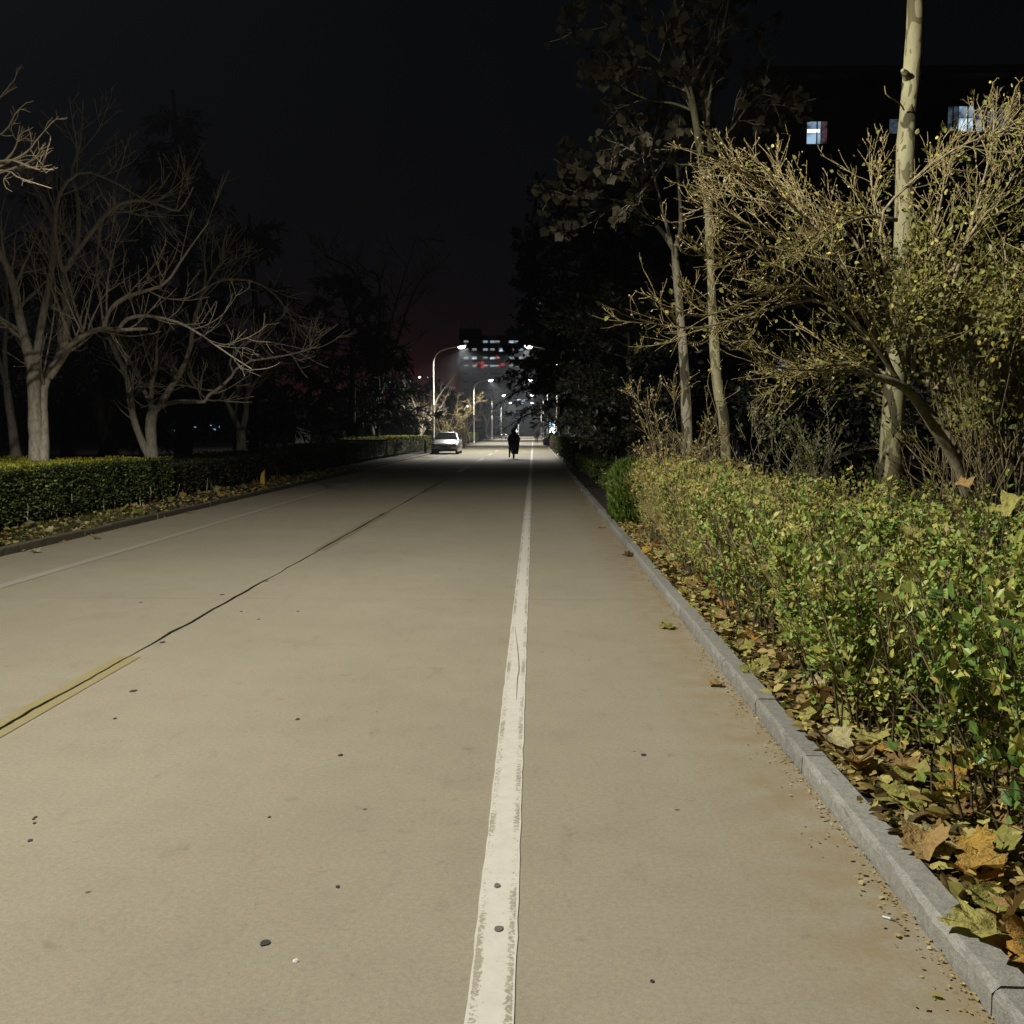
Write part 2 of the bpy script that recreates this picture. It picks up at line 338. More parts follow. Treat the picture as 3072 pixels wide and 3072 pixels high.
class MB:
    """collects vertices and faces; builds ONE mesh object"""
    def __init__(s): s.v = []; s.q = []; s.t = []; s.p = []; s.n = 0
    def add(s, v, faces):
        v = np.asarray(v, float).reshape(-1, 3); f = np.asarray(faces)
        (s.q if f.shape[1] == 4 else s.t).append(f + s.n); s.v.append(v); s.n += len(v)
    def poly(s, v, faces):
        s.v.append(np.asarray(v, float).reshape(-1, 3)); s.p += [[i + s.n for i in f] for f in faces]; s.n += len(v)
    def box(s, x0, x1, y0, y1, z0, z1, taper=0.0):
        t = taper; v = [(x0, y0, z0), (x1, y0, z0), (x1, y1, z0), (x0, y1, z0), (x0 + t, y0 + t, z1), (x1 - t, y0 + t, z1), (x1 - t, y1 - t, z1), (x0 + t, y1 - t, z1)]
        s.add(v, [(0, 3, 2, 1), (4, 5, 6, 7), (0, 1, 5, 4), (1, 2, 6, 5), (2, 3, 7, 6), (3, 0, 4, 7)])
    def tubes(s, P, Rr, sides=6, caps=False):
        P = np.asarray(P, float)
        if P.ndim == 2: P = P[None]
        N, K, _ = P.shape; Rr = np.broadcast_to(np.asarray(Rr, float), (N, K))
        T = np.gradient(P, axis=1); T /= np.linalg.norm(T, axis=2, keepdims=True) + 1e-12
        D = P[:, -1] - P[:, 0]; ax = np.eye(3)[np.argmin(np.abs(D), axis=1)][:, None, :]
        U = np.cross(T, np.broadcast_to(ax, T.shape)); U /= np.linalg.norm(U, axis=2, keepdims=True) + 1e-12
        V = np.cross(T, U)
        a = np.arange(sides) * 2 * math.pi / sides
        ring = P[:, :, None, :] + Rr[:, :, None, None] * (np.cos(a)[None, None, :, None] * U[:, :, None, :] + np.sin(a)[None, None, :, None] * V[:, :, None, :])
        base = (np.arange(N) * K * sides)[:, None, None] + (np.arange(K - 1) * sides)[None, :, None]
        i = np.arange(sides); j = (i + 1) % sides
        f = np.stack([base + i, base + j, base + sides + j, base + sides + i], axis=-1).reshape(-1, 4)
        s.add(ring.reshape(-1, 3), f)
        if caps:
            n0 = s.n - N * K * sides
            for q in range(N):
                s.p.append([n0 + q * K * sides + k for k in range(sides)][::-1]); s.p.append([n0 + q * K * sides + (K - 1) * sides + k for k in range(sides)])
    def lathe(s, prof, sides=16, cx=0, cy=0):
        P = [(cx, cy, z) for r, z in prof]; a = np.arange(sides) * 2 * math.pi / sides; v = []
        for r, z in prof: v += [(cx + r * math.cos(t), cy + r * math.sin(t), z) for t in a]
        f = [(k * sides + i, k * sides + (i + 1) % sides, (k + 1) * sides + (i + 1) % sides, (k + 1) * sides + i) for k in range(len(prof) - 1) for i in range(sides)]
        s.add(v, f)
    def mesh(s, name, mats, smooth=False, offset=None):
        v = np.concatenate(s.v) if s.v else np.zeros((0, 3))
        if offset is not None: v = v - np.asarray(offset, float)
        me = bpy.data.meshes.new(name)
        loops, starts, tot = [], [], 0
        if s.q:
            q = np.concatenate(s.q); loops.append(q.ravel()); starts.append(np.arange(len(q)) * 4); tot = 4 * len(q)
        if s.t:
            t = np.concatenate(s.t); loops.append(t.ravel()); starts.append(tot + np.arange(len(t)) * 3); tot += 3 * len(t)
        if s.p:
            st = []
            for f in s.p: st.append(tot); tot += len(f)
            loops.append(np.array([i for f in s.p for i in f])); starts.append(np.array(st))
        L = np.concatenate(loops).astype(np.int32); S_ = np.concatenate(starts).astype(np.int32)
        me.vertices.add(len(v)); me.vertices.foreach_set('co', v.astype(np.float32).ravel())
        me.loops.add(len(L)); me.loops.foreach_set('vertex_index', L)
        me.polygons.add(len(S_)); me.polygons.foreach_set('loop_start', S_)
        me.update(calc_edges=True); me.validate()
        for m in (mats if isinstance(mats, (list, tuple)) else [mats]): me.materials.append(m)
        me.polygons.foreach_set('use_smooth', [bool(smooth)] * len(me.polygons))
        return me
    def build(s, name, mats, parent=None, smooth=False, world=True):
        off = None
        if parent is not None and world: off = parent.location
        return obj(name, s.mesh(name, mats, smooth, off), parent)

def unit(v): return v / (np.linalg.norm(v, axis=-1, keepdims=True) + 1e-12)
def randunit(n, g=rng): return unit(g.normal(size=(n, 3)))
LEAF6 = np.array([(0, 0, 0), (.27, .26, .05), (.25, .64, .05), (0, 1, -.05), (-.25, .64, .05), (-.27, .26, .05)])
LEAF6F = np.array([(0, 1, 2, 3), (0, 3, 4, 5)])
LEAF4 = np.array([(0, 0, 0), (.30, .45, .05), (0, 1, -.03), (-.30, .45, .05)])
LEAF4F = np.array([(0, 1, 2), (0, 2, 3)])
def frames(d, nrm):
    d = unit(d); x = unit(np.cross(d, nrm)); z = np.cross(x, d)
    return x, d, z
def leaves(mb, pos, d, nrm, size, shape=LEAF6, faces=LEAF6F, wide=1.0):
    x, y, z = frames(d, nrm); N = len(pos); size = np.broadcast_to(np.asarray(size, float), (N,))
    s = shape * np.array((wide, 1, 1))
    v = pos[:, None, :] + size[:, None, None] * (s[None, :, 0:1] * x[:, None] + s[None, :, 1:2] * y[:, None] + s[None, :, 2:3] * z[:, None])
    k = len(shape); f = (faces[None] + (np.arange(N) * k)[:, None, None]).reshape(-1, faces.shape[1])
    mb.add(v.reshape(-1, 3), f)
def smooth_path(pts, K):
    """Catmull-Rom through the points, resampled to K points"""
    p = np.asarray(pts, float)
    if len(p) == 2: return p[0] + (p[1] - p[0]) * np.linspace(0, 1, K)[:, None]
    q = np.concatenate([[2 * p[0] - p[1]], p, [2 * p[-1] - p[-2]]]); out = []
    for t in np.linspace(0, len(p) - 1 - 1e-6, K):
        i = int(t); f = t - i; a, b, c, d = q[i], q[i + 1], q[i + 2], q[i + 3]
        out.append(0.5 * (2 * b + (c - a) * f + (2 * a - 5 * b + 4 * c - d) * f * f + (3 * b - a - 3 * c + d) * f ** 3))
    return np.array(out)
def spawn(P, Rr, m, ang, length, g, up=0.3, wob=0.12, K=5, tmin=0.2, rsc=0.6, tip=0.002, bias=None, angsd=0.25, tmax=1.0, taper=0.5):
    """child branches along the parent polylines P (N,Kp,3)"""
    N, Kp, _ = P.shape; idx = np.repeat(np.arange(N), m); n = len(idx)
    t = g.uniform(tmin, tmax, n); s = t * (Kp - 1 - 1e-6); i = s.astype(int); f = (s - i)[:, None]
    pos = P[idx, i] * (1 - f) + P[idx, i + 1] * f; tan = unit(P[idx, i + 1] - P[idx, i])
    r = (Rr[idx, i] * (1 - f[:, 0]) + Rr[idx, i + 1] * f[:, 0]) * rsc
    perp = unit(np.cross(tan, randunit(n, g))); a = ang + g.normal(0, angsd, n)
    d = np.cos(a)[:, None] * tan + np.sin(a)[:, None] * perp
    L = np.asarray(length) * g.uniform(0.55, 1.35, n) * (1 - taper * t)
    out = [pos]
    for k in range(K - 1):
        d = d + wob * g.normal(size=(n, 3)) + np.array((0, 0, up / (K - 1)))
        if bias is not None: d = d + np.asarray(bias) / (K - 1)
        d = unit(d); pos = pos + d * (L / (K - 1))[:, None]; out.append(pos)
    P2 = np.stack(out, 1); w = np.linspace(0, 1, K)[None]
    R2 = np.maximum(r, tip * 1.3)[:, None] * (1 - w) + tip * w
    return P2, R2
def along(P, n, g, tmin=0.1):
    i = g.integers(0, len(P), n); K = P.shape[1]; t = g.uniform(tmin, 1, n) * (K - 1 - 1e-6); k = t.astype(int); f = (t - k)[:, None]
    return P[i, k] * (1 - f) + P[i, k + 1] * f, unit(P[i, k + 1] - P[i, k])

# ------------------------------------------------------------------ ground, verges
X_KR, X_KL, X_C = 1.252, -6.75, -2.86
X_WL, X_LL = -0.116, -5.46
mb = MB(); mb.box(-700, 700, -60, 1300, -0.4, -0.06); tag(mb.build('ground', M['soil']), kind='structure')
mb = MB(); mb.box(X_KR + 0.12, 600, -40, 290, -0.3, 0.035); tag(mb.build('verge_right', M['soil']), kind='structure')
mb = MB(); mb.box(-600, X_KL - 0.12, -40, 290, -0.3, 0.035); tag(mb.build('verge_left', M['soil']), kind='structure')
# ------------------------------------------------------------------ road of concrete slabs with open joints
road = thing('road', None, None, (0, 0, 0), kind='structure')
jag = np.random.default_rng(3)
ys_e = np.arange(-12, 60, 0.05)
wand = np.interp(ys_e, np.arange(-12, 61, 0.35), jag.normal(0, 0.006, len(np.arange(-12, 61, 0.35)))) + jag.normal(0, 0.0022, len(ys_e))
gap = 0.006 + 0.007 * np.interp(ys_e, np.arange(-12, 61, 0.8), np.abs(jag.normal(0.3, 0.75, len(np.arange(-12, 61, 0.8))))) + np.abs(jag.normal(0, 0.0015, len(ys_e)))
gap = np.minimum(gap, 0.022)
def edge_x(y, side):
    if y >= 59: return X_C + side * 0.008
    return X_C + float(np.interp(y, ys_e, wand)) + side * float(np.interp(y, ys_e, gap))
joints = [9.6 + 7.3 * k for k in range(-3, 8)]
def slab(side, y0, y1):
    b = MB(); ys = np.arange(y0, y1 + 1e-6, 0.06) if y1 < 40 else np.linspace(y0, y1, 24)
    ys[-1] = y1
    xo = X_KR if side > 0 else X_KL
    inner = [(edge_x(y, side), y) for y in ys]
    v = [(x, y, 0) for x, y in inner] + [(xo, y, 0) for x, y in inner] + [(x, y, -0.055) for x, y in inner]
    n = len(ys); f = []
    for i in range(n - 1):
        f.append((i, i + 1, n + i + 1, n + i) if side < 0 else (i, n + i, n + i + 1, i + 1)); f.append((i, i + 1, 2 * n + i + 1, 2 * n + i) if side > 0 else (i, 2 * n + i, 2 * n + i + 1, i + 1))
    b.add(v, f)
    for yy, k in ((ys[0], 0), (ys[-1], n - 1)):
        x = inner[k][0]; b.add([(x, yy, -0.0005), (xo, yy, -0.0005), (xo, yy, -0.055), (x, yy, -0.055)], [(0, 1, 2, 3)])
    b.build('slab', M['concrete'], road)
for side in (-1, 1):
    for a, c in zip(joints[:-1], joints[1:]): slab(side, a + 0.003, c - 0.003)
    b = MB(); xa, xb = (X_C + 0.008, X_KR) if side > 0 else (X_KL, X_C - 0.008)
    b.box(xa, xb, joints[-1] + 0.003, 420, -0.055, 0); b.build('slab', M['concrete'], road)
    b = MB(); b.box(xa, xb, -40, joints[0] - 0.003, -0.055, 0); b.build('slab', M['concrete'], road)
b = MB(); b.box(-120, 120, 290.5, 312, -0.05, 0.004); tag(b.build('crossroad', M['concrete']), kind='structure')
# dark filler at the bottom of the joint
b = MB(); b.box(X_C - 0.03, X_C + 0.03, -12, 300, -0.059, -0.03); b.build('joint_filler', M['shade_filler'], road)
def strip(name, x0, x1, y0, y1, mat, z=0.004):
    b = MB(); b.box(x0, x1, y0, y1, 0.0012, z); return b.build(name, mat, road)
# solid white edge line: near pieces keep a wavering hand-laid edge
b = MB(); yy = np.concatenate([np.arange(-3, 30, 0.12), np.linspace(30, 288, 60)])
jx = np.random.default_rng(5)
lft = X_WL - 0.066 + jx.normal(0, 0.0018, len(yy)); rgt = X_WL + 0.066 + jx.normal(0, 0.0018, len(yy)); n = len(yy)
v = [(x, y, 0.004) for x, y in zip(lft, yy)] + [(x, y, 0.004) for x, y in zip(rgt, yy)] + [(x, y, 0.0005) for x, y in zip(lft, yy)] + [(x, y, 0.0005) for x, y in zip(rgt, yy)]
f = [(i, n + i, n + i + 1, i + 1) for i in range(n - 1)] + [(2 * n + i, i, i + 1, 2 * n + i + 1) for i in range(n - 1)] + [(n + i, 3 * n + i, 3 * n + i + 1, n + i + 1) for i in range(n - 1)]
b.add(v, f); tag(b.build('edge_line', M['white_line'], road), label='solid white edge line with dark flaked edges')
tag(strip('edge_line', X_LL - 0.07, X_LL + 0.07, -3, 288, M['white_line_faded']), label='faded white edge line near the opposite kerb')
ck = [ground(px, py) for px, py in ((1545, 1886), (1550, 1925), (1554, 1960), (1557, 2011), (1553, 2032), (1551, 2060), (1549, 2103))]
pth = smooth_path(ck, 24); wd = .0028 * np.sin(np.linspace(.15, 3.0, 24)) + jag.normal(0, .0003, 24); b = MB(); n = 24
b.add([(p[0] - w_, p[1], .0062) for p, w_ in zip(pth, wd)] + [(p[0] + w_, p[1], .0062) for p, w_ in zip(pth, wd)] + [(p[0] - w_, p[1], .0042) for p, w_ in zip(pth, wd)] + [(p[0] + w_, p[1], .0042) for p, w_ in zip(pth, wd)], [(i, n + i, n + i + 1, i + 1) for i in range(n - 1)] + [(2 * n + i, i, i + 1, 2 * n + i + 1) for i in range(n - 1)] + [(n + i, 3 * n + i, 3 * n + i + 1, n + i + 1) for i in range(n - 1)])
b.build('paint_crack', M['gum_grey'], road)
k = 0
for y0 in np.arange(0.9, 280, 12.6):
    for sd in (-1, 1):
        if y0 < 40:
            b = MB(); ys = np.arange(y0, y0 + 6.2, 0.06); n = len(ys)
            v = [(edge_x(y, sd) + sd * 0.001, y, 0.004) for y in ys] + [(X_C + sd * 0.085, y, 0.004) for y in ys]
            b.add(v, [((i, n + i, n + i + 1, i + 1) if sd > 0 else (i, i + 1, n + i + 1, n + i)) for i in range(n - 1)])
            b.build('centre_dash', M['yellow_faded'] if y0 < 10 else M['yellow_worn'] if y0 < 36 else M['yellow'], road)
        else:
            xa, xb = sorted((X_C + sd * 0.02, X_C + sd * 0.085)); strip('centre_dash', xa, xb, y0, y0 + 6.2, M['yellow'])
# flattened gum and tar spots on the concrete (photograph pixel -> ground)
def spot(px, py, rx, ry, mat, z):
    c = ground(px, py); a = np.linspace(0, 2 * math.pi, 11)[:-1]; rr = 1 + jag.normal(0, 0.10, 10)
    v = [(c[0] + rx * r_ * math.cos(t), c[1] + ry * r_ * math.sin(t), z) for t, r_ in zip(a, rr)] + [(c[0] + rx * 1.12 * r_ * math.cos(t), c[1] + ry * 1.12 * r_ * math.sin(t), z - 0.003) for t, r_ in zip(a, rr)]
    b = MB(); b.poly(v, [list(range(10))] + [[i, (i + 1) % 10, 10 + (i + 1) % 10, 10 + i][::-1] for i in range(10)]); b.build('gum_spot', mat, road)
spot(796, 2829, 0.016, 0.020, M['gum'], 0.0035); spot(1492, 2661, 0.011, 0.018, M['gum_grey'], 0.0075); spot(1496, 2791, 0.014, 0.019, M['gum_grey'], 0.0075)
for px, py, r_ in ((91, 2522, .009), (1013, 2661, .007), (401, 2073, .020), (488, 1927, .020), (893, 2158, .012), (1931, 2265, .012), (893, 1834, .013), (799, 1744, .02), (423, 1807, .014), (724, 1835, .012), (776, 1858, .012), (107, 2452, .006), (101, 2458, .006), (104, 2470, .006), (666, 1784, .018), (345, 2156, .01), (1957, 2945, .006), (1022, 2266, .012), (808, 2452, .006)):
    spot(px, py, r_, r_ * 1.4, M['gum'], 0.003)
# ------------------------------------------------------------------ kerbs: one stone per metre
def kerb(name, side, y_list, y_end, mat, hgt, wid):
    root = thing(name, None, None, (0, 0, 0), kind='structure'); g = np.random.default_rng(21 if side > 0 else 22)
    def profile(y, dx, dz, t):
        x0 = (X_KR if side > 0 else X_KL) + side * dx; c = 0.018
        p = [(0, -0.25), (0.004, hgt - c * 1.4), (c * 0.45, hgt - c * 0.4), (c * 1.3, hgt), (wid, hgt - 0.002), (wid, -0.25)]
        return [(x0 + side * a, y, z + (dz if z > 0 else 0)) for a, z in p]
    def stone(y0, y1, fine):
        b = MB(); dx, dz, tl = g.normal(0, 0.0025), g.normal(0, 0.003), g.normal(0, 0.003)
        n = 13 if fine else 2; ys = np.linspace(y0 + 0.003, y1 - 0.003, n); v = []
        for i, y in enumerate(ys):
            e = (g.normal(0, 0.0030, 2) if fine else (0, 0))
            pr = profile(y, dx + tl * (i / (n - 1) - .5), dz, 0)
            pr[1] = (pr[1][0] + side * e[0], y, pr[1][2] + e[1]); pr[2] = (pr[2][0] + side * e[1], y, pr[2][2] + e[0]); v += pr
        f = [((i * 6 + k, (i + 1) * 6 + k, (i + 1) * 6 + k + 1, i * 6 + k + 1) if side < 0 else (i * 6 + k, i * 6 + k + 1, (i + 1) * 6 + k + 1, (i + 1) * 6 + k)) for i in range(n - 1) for k in range(5)]
        b.add(v, f); b.poly(v[:6], [[0, 1, 2, 3, 4, 5]]); b.poly(v[-6:], [[5, 4, 3, 2, 1, 0]])
        b.build('kerb_stone', mat, root, smooth=False)
    for a, c in zip(y_list[:-1], y_list[1:]): stone(a, c, a < 14)
    stone(y_list[-1], y_end, False)
kerb('kerb_right', 1, [-0.29 + 1.0 * k for k in range(0, 36)], 289, M['kerb_r'], 0.085, 0.115)
kerb('kerb_left', -1, [8.2 + 1.0 * k for k in range(-6, 30)], 289, M['kerb_l'], 0.10, 0.115)
b = MB(); b.box(X_KL - .115, X_KL, -40, 2.19, -.25, .1); b.build('kerb_stone', M['kerb_l'], [o for o in COL.objects if o.name == 'kerb_left'][0])

# ------------------------------------------------------------------ street lamps
def lamp_light(name, power, color, parent, loc, tilt, near=False):
    """the luminaire's own street-lighting distribution: wide to both sides along the road, cut off towards the horizontal"""
    d = bpy.data.lights.new(name, 'POINT'); d.energy = power; d.color = color; d.shadow_soft_size = 0.07
    d.use_nodes = True; n, l = d.node_tree.nodes, d.node_tree.links; e = n['Emission']
    t = node(n, 'ShaderNodeTexCoord'); s = node(n, 'ShaderNodeSeparateXYZ'); l.new(t.outputs['Normal'], s.inputs[0])
    c = nmath(n, l, 'MULTIPLY', s.outputs['Z'], LSIGN)
    low = ((0.06, .008), (0.11, .03), (0.15, .07), (0.19, .16), (0.24, .33), (0.34, 1.0)) if near else ((0.10, .002), (0.18, .006), (0.22, .03), (0.26, .11), (0.31, .42), (0.37, .95))
    k = cramp(n, l, c, ((0.0, (0, 0, 0)),) + tuple((p, (q,) * 3) for p, q in low) + ((0.44, (1.0,) * 3), (0.52, (.82,) * 3), (0.66, (.55,) * 3), (0.82, (.40,) * 3), (0.92, (.31,) * 3), (1.0, (.27,) * 3)))
    # street-side optics: less light thrown behind the kerb than over the road
    st = nmath(n, l, 'MINIMUM', nmath(n, l, 'MAXIMUM', nmath(n, l, 'ADD', nmath(n, l, 'MULTIPLY', s.outputs['X'], LSX), 0.74), 0.40), 1.0)
    k = nmath(n, l, 'MULTIPLY', k, st)
    l.new(k, e.inputs['Strength'])
    o = bpy.data.objects.new(name, d); COL.objects.link(o); o.parent = parent; o.location = loc; o.rotation_euler = (0, tilt, 0)
    return o
LSIGN = -1.0; LSX = 1.0
def make_lamp():
    root = thing('street_lamp', 'tmp', 'street lamp', (0, 0, 0))
    b = MB(); b.lathe([(0.0, 0.0), (0.17, 0.0), (0.17, 0.025), (0.10, 0.03), (0.095, 0.45), (0.10, 0.46), (0.085, 0.5), (0.075, 3.4), (0.085, 3.41), (0.085, 3.47), (0.07, 3.48), (0.058, 5.75)], 12); b.build('pole', M['steel'], root, True)
    pts = [(0, 0, 5.75), (0, 0, 6.35), (0.06, 0, 6.75), (0.26, 0, 7.15), (0.62, 0, 7.42), (1.1, 0, 7.56), (1.7, 0, 7.68)]
    b = MB(); b.tubes(smooth_path(pts, 22), np.linspace(0.052, 0.038, 22), 10); b.build('arm', M['steel'], root, True)
    b = MB(); b.lathe([(0.07, 5.70), (0.075, 5.72), (0.075, 5.82), (0.055, 5.84)], 12); b.build('collar', M['steel'], root)
    head = MB(); ca, sa = math.cos(0.14), math.sin(0.14)
    secs = [(1.62, .03, .03), (1.72, .07, .06), (1.85, .14, .09), (2.15, .17, .10), (2.38, .15, .075), (2.50, .06, .03)]; v = []
    for x, hw, hh in secs:
        z = 7.68 + (x - 1.7) * 0.15
        v += [(x, -hw, z - .02), (x, -hw * .8, z + hh * .7), (x, 0, z + hh), (x, hw * .8, z + hh * .7), (x, hw, z - .02)]
    n = len(secs); f = [(i * 5 + k, i * 5 + k + 1, (i + 1) * 5 + k + 1, (i + 1) * 5 + k) for i in range(n - 1) for k in range(4)] + [(i * 5 + 4, i * 5, (i + 1) * 5, (i + 1) * 5 + 4) for i in range(n - 1)]
    head.add(v, f); hd = head.build('lamp_head', M['steel'], root, True)
    b = MB(); a = np.linspace(0, 2 * math.pi, 17)[:-1]; pr = [(1.0, 0.0), (0.96, -.07), (0.70, -.15), (0.0, -.19)]; v = []  # glowing dome made large and deep to stand in for lamp glare
    for s_, dz in pr: v += [(2.12 + .28 * s_ * math.cos(t), .16 * s_ * math.sin(t), 7.68 + (2.12 + .28 * s_ * math.cos(t) - 1.7) * .15 - .025 + dz) for t in a]
    b.add(v, [(k * 16 + i, k * 16 + (i + 1) % 16, (k + 1) * 16 + (i + 1) % 16, (k + 1) * 16 + i) for k in range(3) for i in range(16)])
    b.build('lens', M['lens'], hd, True)
    return root
lamp0 = make_lamp()
def copy_tree(o, parent=None):
    c = o.copy(); COL.objects.link(c); c.parent = parent
    for ch in list(o.children): copy_tree(ch, c)
    return c
GL = 'street lamps lining both kerbs'
spots = [(4.6, -1, 'lit street lamp beside the near trimmed hedge, out over the nearest stretch of road'),
         (76, -1, 'tallest-looking lit street lamp on the left, its pole behind the parked silver car'),
         (127, -1, 'second lit lamp on the left kerb, beyond the parked car'),
         (182, -1, 'third lit lamp along the left kerb'), (233, -1, 'farthest lit lamp on the left, above the parked scooters'),
         (76, 1, 'lit lamp half hidden among the dark cedar boughs on the right kerb'), (127, 1, 'second lit lamp of the right kerb, behind the dark cedar'),
         (182, 1, 'third lit lamp on the right kerb, just past the cedar tips'), (233, 1, 'farthest lit lamp on the right kerb')]
POW = 14700.0; posts = []
for i, (y, sd, lab) in enumerate(spots):
    o = lamp0 if i == 0 else copy_tree(lamp0)
    o.location = (-7.42 if sd < 0 else 1.72, y, 0.03); o.rotation_euler = (0, 0, 0 if sd < 0 else math.pi); tag(o, lab, 'street lamp', GL)
    posts.append(o)
for i, o in enumerate(posts):
    lamp_light('lamp_bulb', POW if i == 0 else POW * 0.88, (1.0, 0.945, 0.84) if i == 0 else (1.0, 0.95, 0.86), o, (2.12, 0, 7.50), -0.16 if i == 0 else -0.10, i == 0)
# ------------------------------------------------------------------ trimmed hedges
def lump(x, y, s): return 0.035 * np.sin(3.1 * x + s) * np.sin(2.3 * y + 1.7 * s) + 0.02 * np.sin(7.3 * x + 2.2 * s + 5.1 * y)
def hedge(label, x0, x1, y0, y1, h, n_side, n_top, size, mats=('hedge', 'hedge_top_lit'), group='trimmed hedges along the road', gapz=0.12, name='hedge', stems=0, seed=1, four=False, faces='xXyY'):
    g = np.random.default_rng(seed)
    root = thing(name, label, 'hedge', ((x0 + x1) / 2, (y0 + y1) / 2, 0.035), group)
    b = MB(); d = 0.11
    b.box(x0 + d, x1 - d, y0 + d, y1 - d, gapz + 0.06, h - d * 0.8); b.build('inner_shade', M['shade_filler'], root)  # near-black box in place of the shade between inner leaves
    shape, fc = (LEAF4, LEAF4F) if four else (LEAF6, LEAF6F)
    per = {'x': (y1 - y0) if 'x' in faces else 0, 'X': (y1 - y0) if 'X' in faces else 0, 'y': (x1 - x0) if 'y' in faces else 0, 'Y': (x1 - x0) if 'Y' in faces else 0}; tot = sum(per.values())
    b = MB()
    for k, Lk in per.items():
        n = int(n_side * Lk / tot)
        if n == 0: continue
        z = gapz + (h - gapz) * (1 - g.random(n) ** 1.25); u = g.random(n); dep = g.exponential(0.035, n) - 0.02
        # thin and ragged near the ground
        keep = g.random(n) < np.clip((z - gapz + 0.12) / 0.35, 0.25, 1); z, u, dep = z[keep], u[keep], dep[keep]; n = len(z)
        if k in 'xX':
            y = y0 + u * (y1 - y0); x = np.where(k == 'x', x0 + dep - lump(y, z, seed), x1 - dep + lump(y, z, seed)); nr = np.array((-1 if k == 'x' else 1, 0, 0.25))
        else:
            x = x0 + u * (x1 - x0); y = np.where(k == 'y', y0 + dep - lump(x, z, seed), y1 - dep + lump(x, z, seed)); nr = np.array((0, -1 if k == 'y' else 1, 0.25))
        leaves(b, np.stack([x, y, z], 1), unit(nr + 0.9 * g.normal(size=(n, 3)) + (0, 0, .3)), unit(nr + 0.7 * g.normal(size=(n, 3))), size * g.uniform(.6, 1.25, n), shape, fc)
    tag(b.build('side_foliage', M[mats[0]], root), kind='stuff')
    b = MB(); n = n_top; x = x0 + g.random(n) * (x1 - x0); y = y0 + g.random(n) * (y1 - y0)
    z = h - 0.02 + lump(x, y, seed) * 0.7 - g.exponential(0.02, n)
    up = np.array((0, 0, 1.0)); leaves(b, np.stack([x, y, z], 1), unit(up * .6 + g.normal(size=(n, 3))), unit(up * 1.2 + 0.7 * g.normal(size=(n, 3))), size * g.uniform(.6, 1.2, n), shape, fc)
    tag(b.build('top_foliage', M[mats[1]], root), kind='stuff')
    if stems:
        sm = None
        for k in range(stems):
            x = x1 - g.uniform(-.01, .12); y = y0 + (y1 - y0) * g.random()
            if sm is None:
                b = MB(); b.tubes(np.array([(0, 0, 0), (.02, .01, .14), (.0, .03, .28), (.03, .02, .42)]), np.linspace(.012, .006, 4), 5); sm = b.mesh('stem', M['twig_grey'])
            o = obj('stem', sm, root); o.location = Vector((x, y, 0.02)) - root.location; o.rotation_euler = (g.normal(0, .12), g.normal(0, .12), g.random() * 6.28); o.scale = (1, 1, g.uniform(.8, 1.25))
    return root
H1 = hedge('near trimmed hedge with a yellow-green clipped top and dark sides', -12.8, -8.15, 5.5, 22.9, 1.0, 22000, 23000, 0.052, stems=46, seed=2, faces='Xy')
hedge('long dark hedge behind the yellow marker post', -11.6, -8.25, 23.4, 44.5, 0.84, 8200, 9000, 0.06, ('hedge_dim', 'hedge_mid'), stems=22, seed=3, faces='Xy')
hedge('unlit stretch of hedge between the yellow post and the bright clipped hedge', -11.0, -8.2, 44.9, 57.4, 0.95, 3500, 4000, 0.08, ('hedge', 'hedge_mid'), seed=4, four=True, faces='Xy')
hedge('bright green lamplit hedge ending beside the parked silver car', -11.2, -8.15, 57.7, 81.5, 1.15, 6500, 6500, 0.085, ('hedge_mid', 'hedge_top_lit'), seed=5, four=True, faces='XyY')
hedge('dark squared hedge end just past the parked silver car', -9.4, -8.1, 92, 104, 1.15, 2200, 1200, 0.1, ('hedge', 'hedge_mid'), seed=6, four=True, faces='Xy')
hedge('lamplit hedge on the left beyond the second lamp pole', -9.4, -8.0, 104.5, 150, 1.2, 5000, 2600, 0.11, ('hedge_mid', 'hedge_top_lit'), seed=7, four=True, faces='Xy')
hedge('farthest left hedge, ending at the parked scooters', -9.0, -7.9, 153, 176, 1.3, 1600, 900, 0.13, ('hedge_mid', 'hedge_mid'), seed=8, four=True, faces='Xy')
hedge('dark low hedge on the right behind the feathery green bush', 1.75, 4.6, 20.4, 42, 0.62, 7000, 7500, 0.06, ('hedge', 'hedge'), seed=9, faces='xy')
hedge('black unlit hedge on the right under the cedar', 1.5, 4.4, 42.4, 68, 1.22, 5200, 4800, 0.085, ('hedge', 'hedge'), seed=10, four=True, faces='xyY')
hedge('tan lamplit hedge on the right in front of the lamp pole', 1.5, 3.8, 68.3, 96, 1.28, 5200, 3000, 0.085, ('dome', 'dome'), seed=11, four=True, faces='xyY')
hedge('small far hedge on the right beside the glowing light boxes', 1.6, 3.0, 110, 124, 1.3, 1600, 700, 0.11, ('hedge_mid', 'dome'), seed=12, four=True, faces='xyY')

